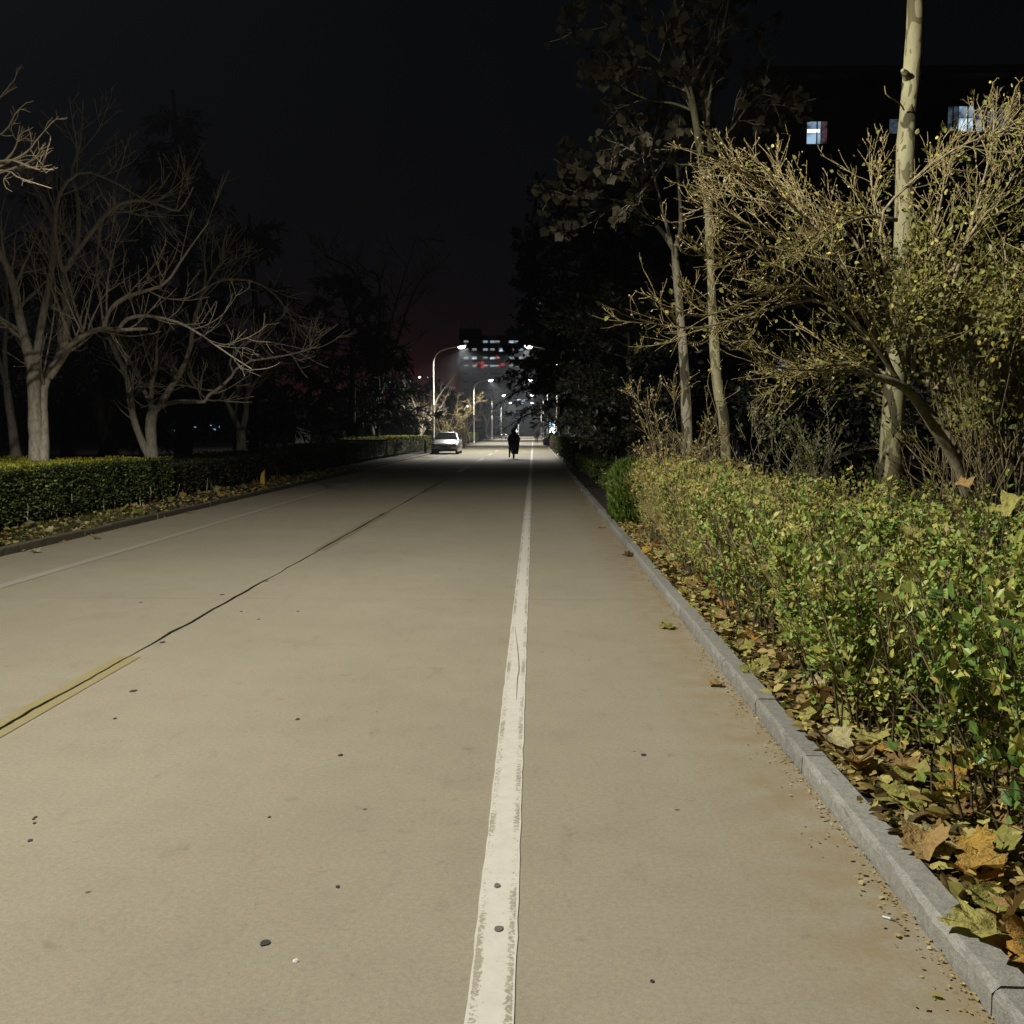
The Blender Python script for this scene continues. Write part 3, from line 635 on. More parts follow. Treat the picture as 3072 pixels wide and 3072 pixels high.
# ------------------------------------------------------------------ the unruly privet hedge, right foreground
def privet():
    g = np.random.default_rng(31)
    root = thing('privet_hedge', 'unkempt leafy privet hedge with twigs poking out behind the right kerb', 'hedge', (2.6, 7, 0.035), None)
    n = 1250
    y = 1.6 + 13.2 * g.random(n) ** 0.9; depth = np.interp(y, [1.6, 5, 8.5, 10.2, 11, 15], [2.0, 3.0, 3.2, 2.6, 1.0, 0.85])
    x = 1.66 + 0.05 * np.sin(y * 2.1) + depth * g.random(n) ** 1.35
    top = np.interp(y, [1.6, 4, 7, 10, 14.5], [0.86, 0.95, 1.02, 1.07, 1.14]) + g.normal(0, 0.055, n) + 0.05 * np.sin(3 * x + y)
    K = 6; lean = g.normal(0, .10, (n, 2)); lean[:, 0] -= 0.16 * np.exp(-(x - 1.64) / .35)
    w = np.linspace(0, 1, K)
    P = np.stack([np.stack([x + lean[:, 0] * t + g.normal(0, .012, n), y + lean[:, 1] * t + g.normal(0, .012, n), 0.02 + (top - 0.02) * t * .93], 1) for t in w], 1)
    Rr = (g.uniform(.004, .009, n)[:, None]) * np.linspace(1, .45, K)[None]
    b = MB(); b.tubes(P, Rr, 5)
    # side shoots, leafy all the way, and a few long dead canes
    P1, R1 = spawn(P, Rr, 8, 0.75, 0.26, g, up=0.55, wob=.16, K=4, tmin=.12, rsc=.5, tip=.0012)
    near = P1[:, 0, 1] < 9
    b.tubes(P1[near], R1[near], 3)
    tag(b.build('stems', M['bark_shrub'], root), kind='stuff')
    canes, Rc = spawn(P[(x < 2.6)], Rr[(x < 2.6)], 2, 0.7, 0.55, g, up=0.35, wob=.10, K=5, tmin=.2, tmax=.8, rsc=.75, tip=.0018, bias=(-.25, -.1, 0.1))
    b = MB(); b.tubes(canes, Rc, 5)
    tw, Rt = spawn(canes, Rc, 3, .6, .17, g, K=3, wob=.1, rsc=.6, tip=.001); b.tubes(tw, Rt, 3)
    tops, Rp = spawn(P[y > 8.3], Rr[y > 8.3], 4, .5, .2, g, up=.5, K=3, tmin=.75, rsc=.5, tip=.0012); b.tubes(tops, Rp, 3)
    tag(b.build('dry_twigs', M['twig'], root), kind='stuff')
    pos, d = along(P1, 235000, g, .06); pos = pos + g.normal(0, .022, pos.shape)
    pt, dt = along(P, 9000, g, .45); pos = np.concatenate([pos, pt]); d = np.concatenate([d, dt])
    kw = unit(g.normal(size=(9, 3))) * g.uniform(16, 34, (9, 1)); hol = np.sin(pos @ kw.T + g.random(9) * 6.28).sum(1) / 3.0
    keep = g.random(len(pos)) < np.clip(.75 + .95 * hol, .04, 1); pos, d = pos[keep], d[keep]
    # one-sided rows of opposite leaves: out from the shoot, turned up to the light
    out = unit(np.cross(d, randunit(len(d), g))); ld = unit(0.75 * d + out * .9 + np.array((0, 0, .12)) + .25 * g.normal(size=d.shape)); nr = unit(np.array((-.45, -.15, 1.0)) + .5 * g.normal(size=d.shape))
    size = np.clip(g.lognormal(math.log(.036), .30, len(pos)), .018, .066); size *= np.interp(pos[:, 1], [2, 5, 10, 14], [1.18, 1.05, .95, .9])
    lowthin = g.random(len(pos)) < np.clip((pos[:, 2] - .05) / .28, .14, 1); pos, ld, nr, size = pos[lowthin], ld[lowthin], nr[lowthin], size[lowthin]
    # the largest few hundred in view become single leaves
    v = pos - np.array((0, 0, CAM_H)); zc = v @ np.array(_f); px = 1536 + 3072 * (v @ np.array(_r)) / zc; py = 1536 - 3072 * (v @ np.array(_u)) / zc
    vis = (zc > .5) & (px < 3060) & (py < 3060) & (px > 0)
    # outermost toward the lens: prefer a low distance and the front of the bed
    score = np.where(vis, np.linalg.norm(v, axis=1) + 1.1 * np.maximum(0, pos[:, 0] - 1.55), 99) - size * 8
    order = np.argsort(score); big = order[:300]; rest = order[300:]
    me = []
    for wv in (.82, 1.0, 1.15):
        bb = MB(); leaves(bb, np.zeros((1, 3)), np.array([[0, 1., 0]]), np.array([[0, 0, 1.]]), 1.0, wide=wv); me.append(bb.mesh('leaf', M['privet_leaf_obj']))
    xx, yy_, zz = frames(ld[big], nr[big])
    for k, i in enumerate(big):
        o = obj('leaf', me[k % 3], root); s = float(size[i]) * 1.12
        mt = Matrix([list(xx[k]) + [0], list(yy_[k]) + [0], list(zz[k]) + [0], [0, 0, 0, 1]]); mt = Matrix([[xx[k][r], yy_[k][r], zz[k][r], 0] for r in range(3)] + [[0, 0, 0, 1]])
        o.matrix_local = Matrix.Translation(Vector(pos[i]) - root.location) @ mt @ Matrix.Scale(s, 4)
    dry = g.random(len(rest)) < np.interp(pos[rest][:, 1], [3, 6, 9, 12, 15], [.10, .25, .45, .72, .85])
    for nm, sel, mat in (('green_foliage', rest[~dry], 'privet'), ('dry_foliage', rest[dry], 'privet_dry')):
        b = MB(); leaves(b, pos[sel], ld[sel], nr[sel], size[sel], wide=.92 if nm[0] == 'd' else 1.05); tag(b.build(nm, M[mat], root), kind='stuff')
    return P, Rr
privet()
# taller sprouts standing up out of the hedge
def sprout(label, x, y, z0, z1, n, seed):
    g = np.random.default_rng(seed); root = thing('privet_sprout', label, 'shoot', (x, y, z0), 'leafy shoots above the privet hedge')
    P = smooth_path([(x, y, z0), (x + .02, y, (z0 + z1) / 2), (x + .01, y - .03, z1)], 8)
    b = MB(); b.tubes(P, np.linspace(.006, .002, 8), 5); b.build('stem', M['bark_shrub'], root)
    lm = bpy.data.meshes.get('leaf')
    for k in range(n):
        t = .35 + .65 * k / (n - 1); p = P[int(t * 7 - 1e-6)]; a = k * 2.4
        dv = Vector((math.cos(a), math.sin(a) * .8, .55 if k < n - 2 else 1.6)).normalized(); zz = Vector((0, 0, 1)) - dv * dv.z; zz.normalize(); xx = dv.cross(zz)
        o = obj('leaf', lm, root); s = .065 * g.uniform(.8, 1.15)
        o.matrix_local = Matrix.Translation(Vector(p) - root.location) @ Matrix([[xx[r], dv[r], zz[r], 0] for r in range(3)] + [[0, 0, 0, 1]]) @ Matrix.Scale(s, 4)
p = at(3010, 1490, 6.6); sprout('tall leafy shoot with paired leaves rising above the hedge at the right edge', p[0], p[1], .86, at(3005, 1395, 6.6)[2], 12, 1)
p = at(2785, 1450, 7.4); sprout('short leafy shoot above the hedge between plane trunk and leaning shrub', p[0], p[1], .95, at(2790, 1405, 7.4)[2], 11, 2)

# feathery conifer bush and the brown dome behind
def feathery(name, label, cat, x, y, rx, ry, h, n, mat, size, seed, z0=.04, top=.35):
    g = np.random.default_rng(seed); root = thing(name, label, cat, (x, y, .035))
    u = g.random(n); a = g.random(n) * 2 * math.pi; z = z0 + (h - z0) * u; rad = np.sqrt(np.clip(1 - np.clip((u - top) / (1 - top), 0, 1) ** 2.2, 0, 1)) * np.interp(u, [0, .12, 1], [.8, 1, 1]) * (1 - .22 * np.abs(g.normal(0, .7, n)))
    rad = np.clip(rad, 0, 1.05) * (1 + .07 * np.sin(5 * a + 9 * u)); P = np.stack([x + rx * rad * np.cos(a), y + ry * rad * np.sin(a), z], 1)
    o_ = np.stack([np.cos(a), np.sin(a), np.full(n, .2)], 1); b = MB()
    leaves(b, P, unit(o_ * .6 + np.array((0, 0, 1.2)) + .5 * g.normal(size=(n, 3))), unit(o_ + .6 * g.normal(size=(n, 3))), size * g.uniform(.6, 1.4, n), LEAF4, LEAF4F, .55)
    tag(b.build('foliage', M[mat], root), kind='stuff')
    b = MB(); b.lathe([(.02, 0), (rx * .72, z0 + .06), (rx * .74, h * .35), (rx * .5, h * .8), (.01, h * .93)], 12, x, y); b.build('inner_shade', M['shade_filler'], root)  # near-black core stands in for shade inside the bush
p = ground(1838, 1566); feathery('thuja_bush', 'small feathery bright green conifer bush at the end of the near hedge', 'bush', 1.62, 17.4, .30, .65, 1.02, 5200, 'thuja', .12, 4, top=.62)
feathery('dome_shrub', 'rounded brown dome shrub behind the near hedge', 'shrub', at(2030, 1340, 18.5)[0], 18.5, .95, .95, 1.5, 9000, 'dome', .06, 5)
feathery('low_bush', 'dark low bush between the dome shrub and the feathery conifer', 'bush', 2.9, 17.5, .8, 1.2, .72, 5000, 'hedge', .06, 6)
feathery('grey_bush', 'small blue-grey bush at the kerb near the walking person', 'bush', 1.45, 103, .5, .8, .75, 900, 'evergreen', .12, 7)
feathery('wrapped_cone', 'pale conical evergreen behind the parked silver car', 'conifer', at(1375, 1270, 88)[0], 88, .75, .75, 3.0, 1800, 'dome', .16, 8, top=.05)

# ------------------------------------------------------------------ bare trees
def limb_px(pts, y, dy, K=14):
    """limb traced by where it stands: photograph pixels at depth y, drifting dy metres in depth along its length"""
    n = len(pts); return smooth_path([at(px, py, y + dy * i / max(1, n - 1)) for i, (px, py) in enumerate(pts)], K)
def bare_tree(name, label, cat, base, limbs, bark, twig, g, levels, group=None, leaf=None, sides=9):
    """limbs: list of (path(K,3), r0, r1, part name)"""
    root = thing(name, label, cat, base, group)
    for path, r0, r1, nm in limbs:
        b = MB(); K = len(path); rr = np.linspace(r0, r1, K) * (1 + .05 * g.normal(size=K))
        if nm == 'trunk': rr = rr * np.interp(np.arange(K), [0, 1, 2.5], [1.35, 1.1, 1])
        b.tubes(path, rr, sides); b.build(nm, bark, root, True)
    K = 12; P = np.stack([smooth_path(p[:: max(1, len(p) // 11)], K) if len(p) != K else p for p, *_ in limbs if _[-1] != 'trunk']); Rr = np.stack([np.linspace(r0, r1, K) for p, r0, r1, nm in limbs if nm != 'trunk'])
    b = MB(); allP = []
    for lv in levels:
        P, Rr = spawn(P, Rr, lv['m'], lv.get('ang', .7), lv['len'], g, lv.get('up', .35), lv.get('wob', .13), lv.get('K', 6), lv.get('tmin', .25), lv.get('rsc', .55), lv.get('tip', .003), lv.get('bias'))
        b.tubes(P, Rr, lv.get('sides', 4)); allP.append(P)
    b.build('crown', twig, root)
    return root, allP
GT = 'bare trees behind the left hedge'
g = np.random.default_rng(41); Y = 20.6
L1 = [(limb_px([(112, 1395), (108, 1300), (103, 1190), (100, 1110)], Y, 0), .155, .125, 'trunk'),
      (limb_px([(100, 1115), (72, 1010), (58, 945), (44, 870), (20, 800), (-12, 735), (-30, 650)], Y, -.6), .105, .05, 'limb'),
      (limb_px([(104, 1120), (118, 1010), (138, 900), (158, 790), (163, 690), (152, 640), (112, 560), (60, 522), (-5, 495)], Y, .7), .085, .018, 'limb'),
      (limb_px([(131, 1390), (132, 1290), (128, 1180), (150, 1115), (185, 1070), (200, 990), (197, 900), (190, 805)], Y, .5), .105, .07, 'limb'),
      (limb_px([(193, 810), (222, 772), (236, 690), (233, 590), (215, 520), (240, 430), (250, 300)], Y, .8), .06, .012, 'limb'),
      (limb_px([(190, 815), (170, 740), (166, 640), (190, 560), (250, 515), (330, 540), (400, 580), (470, 620)], Y, -.8), .05, .01, 'limb'),
      (limb_px([(205, 790), (250, 730), (310, 650), (360, 612), (420, 600), (490, 618), (532, 634), (560, 600), (580, 560)], Y, -.4), .05, .012, 'limb'),
      (limb_px([(152, 1130), (196, 1062), (218, 1030), (262, 1000), (312, 986), (362, 990), (440, 986)], Y, -.9), .075, .03, 'limb'),
      (limb_px([(312, 984), (326, 935), (372, 893), (440, 872), (498, 848), (545, 780), (590, 715), (628, 665)], Y, -1.2), .05, .008, 'limb'),
      (limb_px([(358, 988), (380, 958), (436, 947), (520, 962), (580, 990), (642, 1032), (700, 1072), (760, 1110)], Y, -1.0), .042, .008, 'limb'),
      (limb_px([(312, 984), (300, 890), (290, 800), (298, 730), (310, 660)], Y, .6), .026, .006, 'limb'),
      (limb_px([(320, 940), (322, 850), (340, 760), (360, 680)], Y, -.9), .024, .005, 'limb'),
      (limb_px([(130, 1120), (160, 960), (165, 850), (150, 800)], Y, -.5), .02, .006, 'limb'),
      (limb_px([(250, 1000), (225, 920), (190, 800), (160, 770)], Y, -.6), .028, .005, 'limb')]
lv1 = [dict(m=8, len=1.5, up=.75, wob=.085, K=7, tmin=.15, ang=.75, rsc=.45, tip=.0055), dict(m=4, len=.75, up=.4, wob=.09, K=5, tmin=.15, ang=.7, rsc=.65, tip=.0048), dict(m=1, len=.36, up=.3, wob=.07, K=4, tip=.003, sides=3)]
bare_tree('bare_tree', 'thick forked bare tree growing out of the near trimmed hedge', 'tree', at(112, 1372, Y), L1, M['bark_l'], M['twig_grey'], g, lv1, GT)
g = np.random.default_rng(42); Y = 24.8
L2 = [(limb_px([(456, 1385), (455, 1330), (452, 1275), (462, 1215)], Y, 0), .15, .125, 'trunk'),
      (limb_px([(448, 1372), (430, 1335), (402, 1260), (390, 1180), (372, 1110), (345, 1055), (325, 1010)], Y, -.5), .10, .04, 'limb'),
      (limb_px([(458, 1225), (432, 1170), (408, 1110), (370, 1060), (340, 1030)], Y, .6), .06, .03, 'limb'),
      (limb_px([(456, 1225), (455, 1160), (470, 1090), (470, 1030), (480, 960)], Y, .6), .06, .02, 'limb'),
      (limb_px([(470, 1230), (508, 1170), (545, 1110), (572, 1040), (580, 970), (604, 890), (618, 830), (612, 760), (628, 680)], Y, .4), .085, .012, 'limb'),
      (limb_px([(606, 885), (640, 850), (690, 838), (760, 845), (820, 880), (860, 930), (880, 960)], Y, .8), .035, .006, 'limb'),
      (limb_px([(604, 890), (625, 845), (655, 800), (690, 770)], Y, -.7), .03, .006, 'limb'),
      (limb_px([(475, 1222), (510, 1208), (560, 1204), (612, 1206), (632, 1180), (688, 1142), (702, 1112), (760, 1080), (830, 1072), (905, 1055), (950, 1040)], Y, -1.0), .06, .008, 'limb'),
      (limb_px([(700, 1115), (690, 1085), (715, 1045), (750, 1022), (830, 1030), (920, 1050)], Y, -.8), .028, .005, 'limb'),
      (limb_px([(640, 1172), (590, 1165), (545, 1155), (500, 1160)], Y, -.6), .03, .006, 'limb')]
bare_tree('bare_tree', 'V-forked bare tree with a long low limb reaching right', 'tree', at(456, 1375, Y), L2, M['bark_l'], M['twig_grey'], g, [dict(m=8, len=1.5, up=.5, wob=.085, K=7, tmin=.2, rsc=.45, tip=.006, bias=(.3, -.1, 0)), dict(m=4, len=.8, up=.3, wob=.09, K=5, ang=.7, rsc=.65, tip=.005, bias=(.2, 0, 0)), dict(m=1, len=.4, wob=.07, K=4, tip=.0032, sides=3)], GT)
g = np.random.default_rng(43); Y = 33
L3 = [(limb_px([(725, 1352), (724, 1310), (722, 1290)], Y, 0), .16, .15, 'trunk'), (limb_px([(722, 1295), (705, 1260), (690, 1225), (668, 1180), (655, 1120)], Y, -.5), .10, .05, 'limb'), (limb_px([(727, 1295), (738, 1240), (740, 1190), (752, 1130), (748, 1060)], Y, .5), .11, .04, 'limb'), (limb_px([(705, 1262), (712, 1200), (722, 1150), (715, 1090)], Y, 0), .05, .02, 'limb'), (limb_px([(740, 1200), (770, 1140), (820, 1100), (880, 1090)], Y, 0), .05, .01, 'limb')]
bare_tree('bare_tree', 'dim V-shaped bare tree behind the long dark hedge', 'tree', at(725, 1352, Y), L3, M['bark_l'], M['twig_grey'], g, [dict(m=8, len=1.7, up=.5, K=6, tip=.005), dict(m=5, len=.9, K=5, tip=.004)], GT)
g = np.random.default_rng(44); Y = 25
L0 = [(limb_px([(48, 1372), (40, 1300), (28, 1220), (18, 1140)], Y, 0), .12, .085, 'trunk'), (limb_px([(18, 1145), (14, 1040), (22, 930), (15, 800)], Y, .3), .07, .03, 'limb'), (limb_px([(20, 1160), (-10, 1050), (-40, 900)], Y, -.5), .06, .03, 'limb')]
bare_tree('bare_tree', 'slim leaning bare trunk at the left edge behind the near hedge', 'tree', at(48, 1372, Y), L0, M['bark_l'], M['twig_grey'], g, [dict(m=9, len=1.5, up=.5, K=6, tip=.004), dict(m=5, len=.8, K=5, tip=.003)], GT)
g = np.random.default_rng(45); Y = 27.5
L4 = [(limb_px([(325, 1375), (322, 1290), (300, 1220), (282, 1150)], Y, 0), .25, .16, 'trunk'), (limb_px([(300, 1215), (265, 1140), (240, 1050), (230, 900)], Y, .3), .14, .05, 'limb'), (limb_px([(322, 1280), (345, 1200), (350, 1120), (340, 1000)], Y, -.5), .12, .05, 'limb')]
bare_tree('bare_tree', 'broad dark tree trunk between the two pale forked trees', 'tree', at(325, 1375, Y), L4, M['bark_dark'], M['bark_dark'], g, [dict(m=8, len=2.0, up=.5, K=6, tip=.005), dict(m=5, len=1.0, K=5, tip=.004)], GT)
# lamplit branches reaching in at the left edge, from a tree standing outside the frame
g = np.random.default_rng(46); Y = 14.5; bx = -13.2
Ln = [(smooth_path([(bx, Y, 0.0), (bx + .1, Y, 1.6), (bx + .25, Y, 2.7)], 8), .15, .12, 'trunk')]
for tip in ([(-60, 850), (-300, 820), (40, 470), (160, 362)], [(-420, 870), (-120, 580), (70, 495), (115, 470), (132, 450)], [(-420, 900), (-150, 560), (10, 480), (112, 510), (130, 490), (136, 452)], [(-450, 870), (-120, 590), (30, 470), (60, 377)], [(-430, 900), (-200, 560), (0, 512), (60, 535), (155, 565)], [(-430, 820), (-200, 420), (-40, 330), (46, 236)], [(-430, 860), (-170, 480), (0, 405), (45, 340)]):
    pts = [at(px, py, Y - 1.2 * k / 3) for k, (px, py) in enumerate(tip)]
    if tip[0][0] == -60: pts = [at(-430, 880, Y), at(-180, 600, Y - .4), at(60, 470, Y - .8), at(110, 420, Y - 1.0), at(160, 362, Y - 1.2)]
    Ln.append((smooth_path([(bx + .25, Y, 2.65)] + pts, 14), .026, .005, 'limb'))
bare_tree('bare_tree', 'bright lamplit branches of a bare tree reaching in at the left edge', 'tree', (bx, Y, 0), Ln, M['twig_pale'], M['twig_pale'], g, [dict(m=6, len=.5, up=.25, K=6, tmin=.45, ang=.45, rsc=.45, tip=.0035, bias=(.4, 0, -.05)), dict(m=3, len=.2, K=4, tip=.003)], GT)
# the small twisted bare tree under the first far lamp
def auto_tree(label, x, y, h, r, bark, twig, seed, forks=4, spread=.8, group=None, cat='tree', name='bare_tree', base=.28, levels=None, leafmat=None, nleaf=0, lsize=.1):
    g = np.random.default_rng(seed); limbs = [(smooth_path([(x, y, 0), (x + .04 * h * g.normal(), y, h * base * .5), (x + .05 * h * g.normal(), y, h * base)], 8), r, r * .8, 'trunk')]
    p0 = limbs[0][0][-1]
    for k in range(forks):
        a = 2 * math.pi * (k + g.random() * .6) / forks; s = spread * h * .35
        pts = [p0 - (0, 0, .05), p0 + (math.cos(a) * s * .35, math.sin(a) * s * .35, h * .2), p0 + (math.cos(a) * s * .8, math.sin(a) * s * .8, h * .42 + .05 * h * g.normal()), p0 + (math.cos(a) * s * 1.15 + .05 * h * g.normal(), math.sin(a) * s, h * (1 - base) * g.uniform(.75, 1.0))]
        limbs.append((smooth_path(pts, 12), r * .6, r * .08, 'limb'))
    levels = levels or [dict(m=8, len=h * .24, up=.3, wob=.2, K=6, tip=r * .05, rsc=.5), dict(m=5, len=h * .12, K=5, tip=r * .035), dict(m=2, len=h * .06, K=4, tip=r * .03, sides=3)]
    root, allP = bare_tree(name, label, cat, (x, y, .03), limbs, bark, twig, g, levels, group)
    if nleaf:
        pos, d = along(np.concatenate([p[:, ::max(1, p.shape[1] // 4)][:, :4] for p in allP[-1:]]), nleaf, g, .2)
        b = MB(); leaves(b, pos + g.normal(0, lsize * .5, pos.shape), unit(d + g.normal(0, .8, d.shape)), unit(g.normal(size=d.shape) + (0, 0, .6)), lsize * g.uniform(.6, 1.3, nleaf), LEAF4, LEAF4F, 1.2)
        tag(b.build('foliage', leafmat, root), kind='stuff')
    return root
GF = 'bare trees near the far lamps'
auto_tree('small twisted bare tree lit up behind the first far lamp pole', at(1335, 1290, 83)[0], 83, 5.0, .09, M['bark_shrub'], M['twig'], 51, 8, 1.5, GF, base=.14, levels=[dict(m=6, len=1.5, up=.15, wob=.35, K=7, tip=.010, rsc=.6), dict(m=3, len=.8, up=.1, wob=.35, K=5, tip=.01, rsc=.7), dict(m=2, len=.4, K=4, tip=.009, sides=3)])
auto_tree('dim bare tree left of the twisted lit one', at(1262, 1290, 86)[0], 86, 6.5, .16, M['bark_l'], M['twig_grey'], 52, 5, 1.1, GF, base=.2)
auto_tree('thin bare tree between the first and second far lamp poles', at(1405, 1290, 118)[0], 118, 6.0, .15, M['bark_l'], M['twig_grey'], 53, 4, .9, GF, base=.2)
auto_tree('bare tree by the third lamp pole on the left', at(1462, 1290, 170)[0], 170, 9, .22, M['bark_l'], M['twig_grey'], 54, 4, .8, GF)
auto_tree('bare tree just past the parked silver car', at(1360, 1290, 104)[0], 104, 5.5, .15, M['bark_l'], M['twig_grey'], 55, 5, 1.0, GF, base=.2)
auto_tree('tall dark bare tree rising over the left hedge', at(1130, 1290, 70)[0], 70, 15, .3, M['bark_dark'], M['bark_dark'], 56, 5, .7, GF)
# ------------------------------------------------------------------ plane trees on the right
def plane_leaf_shape():
    """five-lobed toothed outline, unit size, petiole end at the origin"""
    half = [(0.0, 0.0), (.09, -.05), (.29, -.13), (.34, .0), (.50, .07), (.42, .19), (.61, .43), (.46, .45), (.40, .58), (.27, .57), (.23, .73), (.10, .83), (0.0, 1.0)]
    return np.array(half + [(-x, y) for x, y in half[-2:0:-1]])
PLS = plane_leaf_shape()
def plane_leaf_mesh(name, mat, seed, curl):
    g = np.random.default_rng(seed); o_ = PLS.copy(); o_ += g.normal(0, .018, o_.shape) * (np.arange(len(o_)) > 0)[:, None]
    r2 = lambda p: np.hypot(p[:, 0], p[:, 1] - .35)
    mid = np.array([(0, .35)]) ; inner = (o_ - (0, .35)) * .55 + (0, .35)
    P = np.concatenate([mid, inner, o_]); th = g.uniform(0, 6.28)
    z = curl * (r2(P) ** 2) * (1 + .8 * np.cos(2 * np.arctan2(P[:, 0], P[:, 1] - .35) + th)) + .075 * np.sin(9 * P[:, 0] + th) * np.cos(8 * P[:, 1] + th) + .03 * np.abs(P[:, 0])
    v = np.column_stack([P, z]); n = len(o_); f = []
    b = MB(); b.add(v, [(0, 1 + i, 1 + (i + 1) % n) for i in range(n)]); b.q.append(np.array([(1 + i, 1 + n + i, 1 + n + (i + 1) % n, 1 + (i + 1) % n) for i in range(n)]))
    k = b.n; b.add([(-.012, 0, 0), (.012, 0, 0), (.03, -.42, .03), (.012, -.42, .03)], [(0, 1, 2, 3)])
    return b.mesh(name, mat, True)
P5 = np.column_stack([PLS[[0, 2, 4, 6, 8, 10, 12, 14, 16, 18, 20, 22]] if len(PLS) > 22 else PLS, np.zeros(12)])
P5 = np.concatenate([np.array([(0, .35, -.05)]), P5]); P5F = np.array([(0, 1 + i, 1 + (i + 1) % 12) for i in range(12)])
GP = 'plane trees on the right verge'
g = np.random.default_rng(61)
def plane(label, base_px, y, trunk, limbs, r, bark, nleaf, seed, levels, box):
    g = np.random.default_rng(seed); base = at(base_px[0], base_px[1], y); base[2] = .03
    first = [tuple(base)] + [at(px, py, y) for px, py in trunk]
    L = [(smooth_path(first, 22), r, r * .62, 'trunk')]
    for pts, dy, r0, r1 in limbs: L.append((limb_px(pts, y, dy), r0, r1, 'limb'))
    root, allP = bare_tree('plane_tree', label, 'tree', base, L, bark, M['bark_plane_grey'], g, levels, GP, sides=14)
    if nleaf:
        P = np.concatenate([p[:, -4:] for p in allP]); pos, d = along(P, nleaf, g, .3); pos = pos + g.normal(0, .06, pos.shape)
        b = MB(); leaves(b, pos, unit(g.normal(size=pos.shape) * .8 + (0, 0, -.5)), unit(g.normal(size=pos.shape)), .14 * g.uniform(.6, 1.25, nleaf), P5, P5F)
        tag(b.build('foliage', M['plane_crown'], root), kind='stuff')
    return root
plane('pale mottled plane tree trunk running out of the top of the picture', (2672, 1470), 10.4, [(2676, 1300), (2690, 1100), (2703, 900), (2714, 640), (2716, 520), (2723, 380), (2738, 200), (2748, 0), (2752, -300), (2756, -700)],
      [([(2752, -320), (2900, -600), (3100, -900), (3300, -1100)], .5, .05, .015), ([(2752, -300), (2600, -620), (2480, -950)], -.4, .05, .015), ([(2756, -680), (2790, -1000), (2800, -1400)], .3, .05, .01)], .118, M['bark_plane'], 500, 62,
      [dict(m=7, len=1.0, up=.3, K=6, tip=.006), dict(m=4, len=.5, K=5, tip=.004)], None)
tp = [o for o in COL.objects if o.name.startswith('plane_tree')][-1]
b = MB(); q = at(2722, 232, 10.35); b.tubes(np.array([q, q + (-.05, -.07, .02), q + (-.085, -.10, .035)]), np.array((.045, .032, .018)), 8, True); b.build('branch_stub', M['bark_plane'], tp)
b = MB(); b.tubes(smooth_path([at(2712, 330, 10.3), at(2697, 308, 10.2), at(2660, 285, 10.1), at(2654, 258, 10.1)], 8), np.linspace(.009, .003, 8), 5); b.build('shoot', M['twig'], tp)
plane('slim plane tree that forks into two pale stems under dark hanging leaves', (2188, 1400), 15.2, [(2175, 1290), (2152, 1150), (2140, 960), (2132, 800), (2126, 640), (2124, 560)],
      [([(2126, 640), (2126, 480), (2122, 380), (2112, 260), (2090, 190), (2064, 110), (2050, 0), (2046, -200)], .4, .075, .02), ([(2124, 570), (2096, 420), (2080, 320), (2062, 240), (2046, 140), (2030, 30), (2010, -160)], -.4, .065, .02), ([(2122, 380), (2140, 220), (2180, 90), (2200, -60)], .7, .035, .01), ([(2108, 250), (2160, 120), (2186, 0), (2230, -200)], -.5, .03, .008),
       ([(2066, 245), (2010, 210), (1950, 160), (1880, 110), (1800, 60)], -.9, .022, .006), ([(2074, 330), (2020, 310), (1950, 300), (1880, 270), (1820, 220)], .6, .02, .005), ([(2100, 490), (2040, 495), (1985, 480), (1930, 470), (1880, 440)], -.9, .02, .005), ([(2050, 0), (1960, -90), (1880, -200)], -.6, .03, .006), ([(2050, 60), (1980, -40), (1860, -90), (1720, -120)], -.8, .025, .006), ([(2126, 470), (2200, 380), (2260, 300), (2330, 260)], .8, .02, .005)], .085, M['bark_plane'], 1250, 63,
      [dict(m=7, len=1.05, up=.12, K=6, tip=.005), dict(m=4, len=.5, up=0, K=5, tip=.0035)], None)
plane('darker plane tree left of the forked one, branching low', (2068, 1390), 18.0, [(2060, 1250), (2052, 1080), (2040, 940), (2030, 820), (2024, 745)],
      [([(2024, 750), (1990, 700), (1955, 660), (1920, 600), (1900, 480)], .5, .05, .012), ([(2026, 745), (2042, 690), (2040, 600), (2030, 450), (2040, 250)], .4, .05, .012), ([(1955, 662), (1880, 610), (1800, 590), (1740, 570)], -.8, .025, .005), ([(2024, 760), (1990, 640), (1960, 520), (1930, 400), (1850, 200)], -.6, .03, .006)], .10, M['bark_plane_grey'], 800, 64,
      [dict(m=8, len=1.35, up=.1, K=6, tip=.005), dict(m=4, len=.6, up=0, K=5, tip=.004)], None)

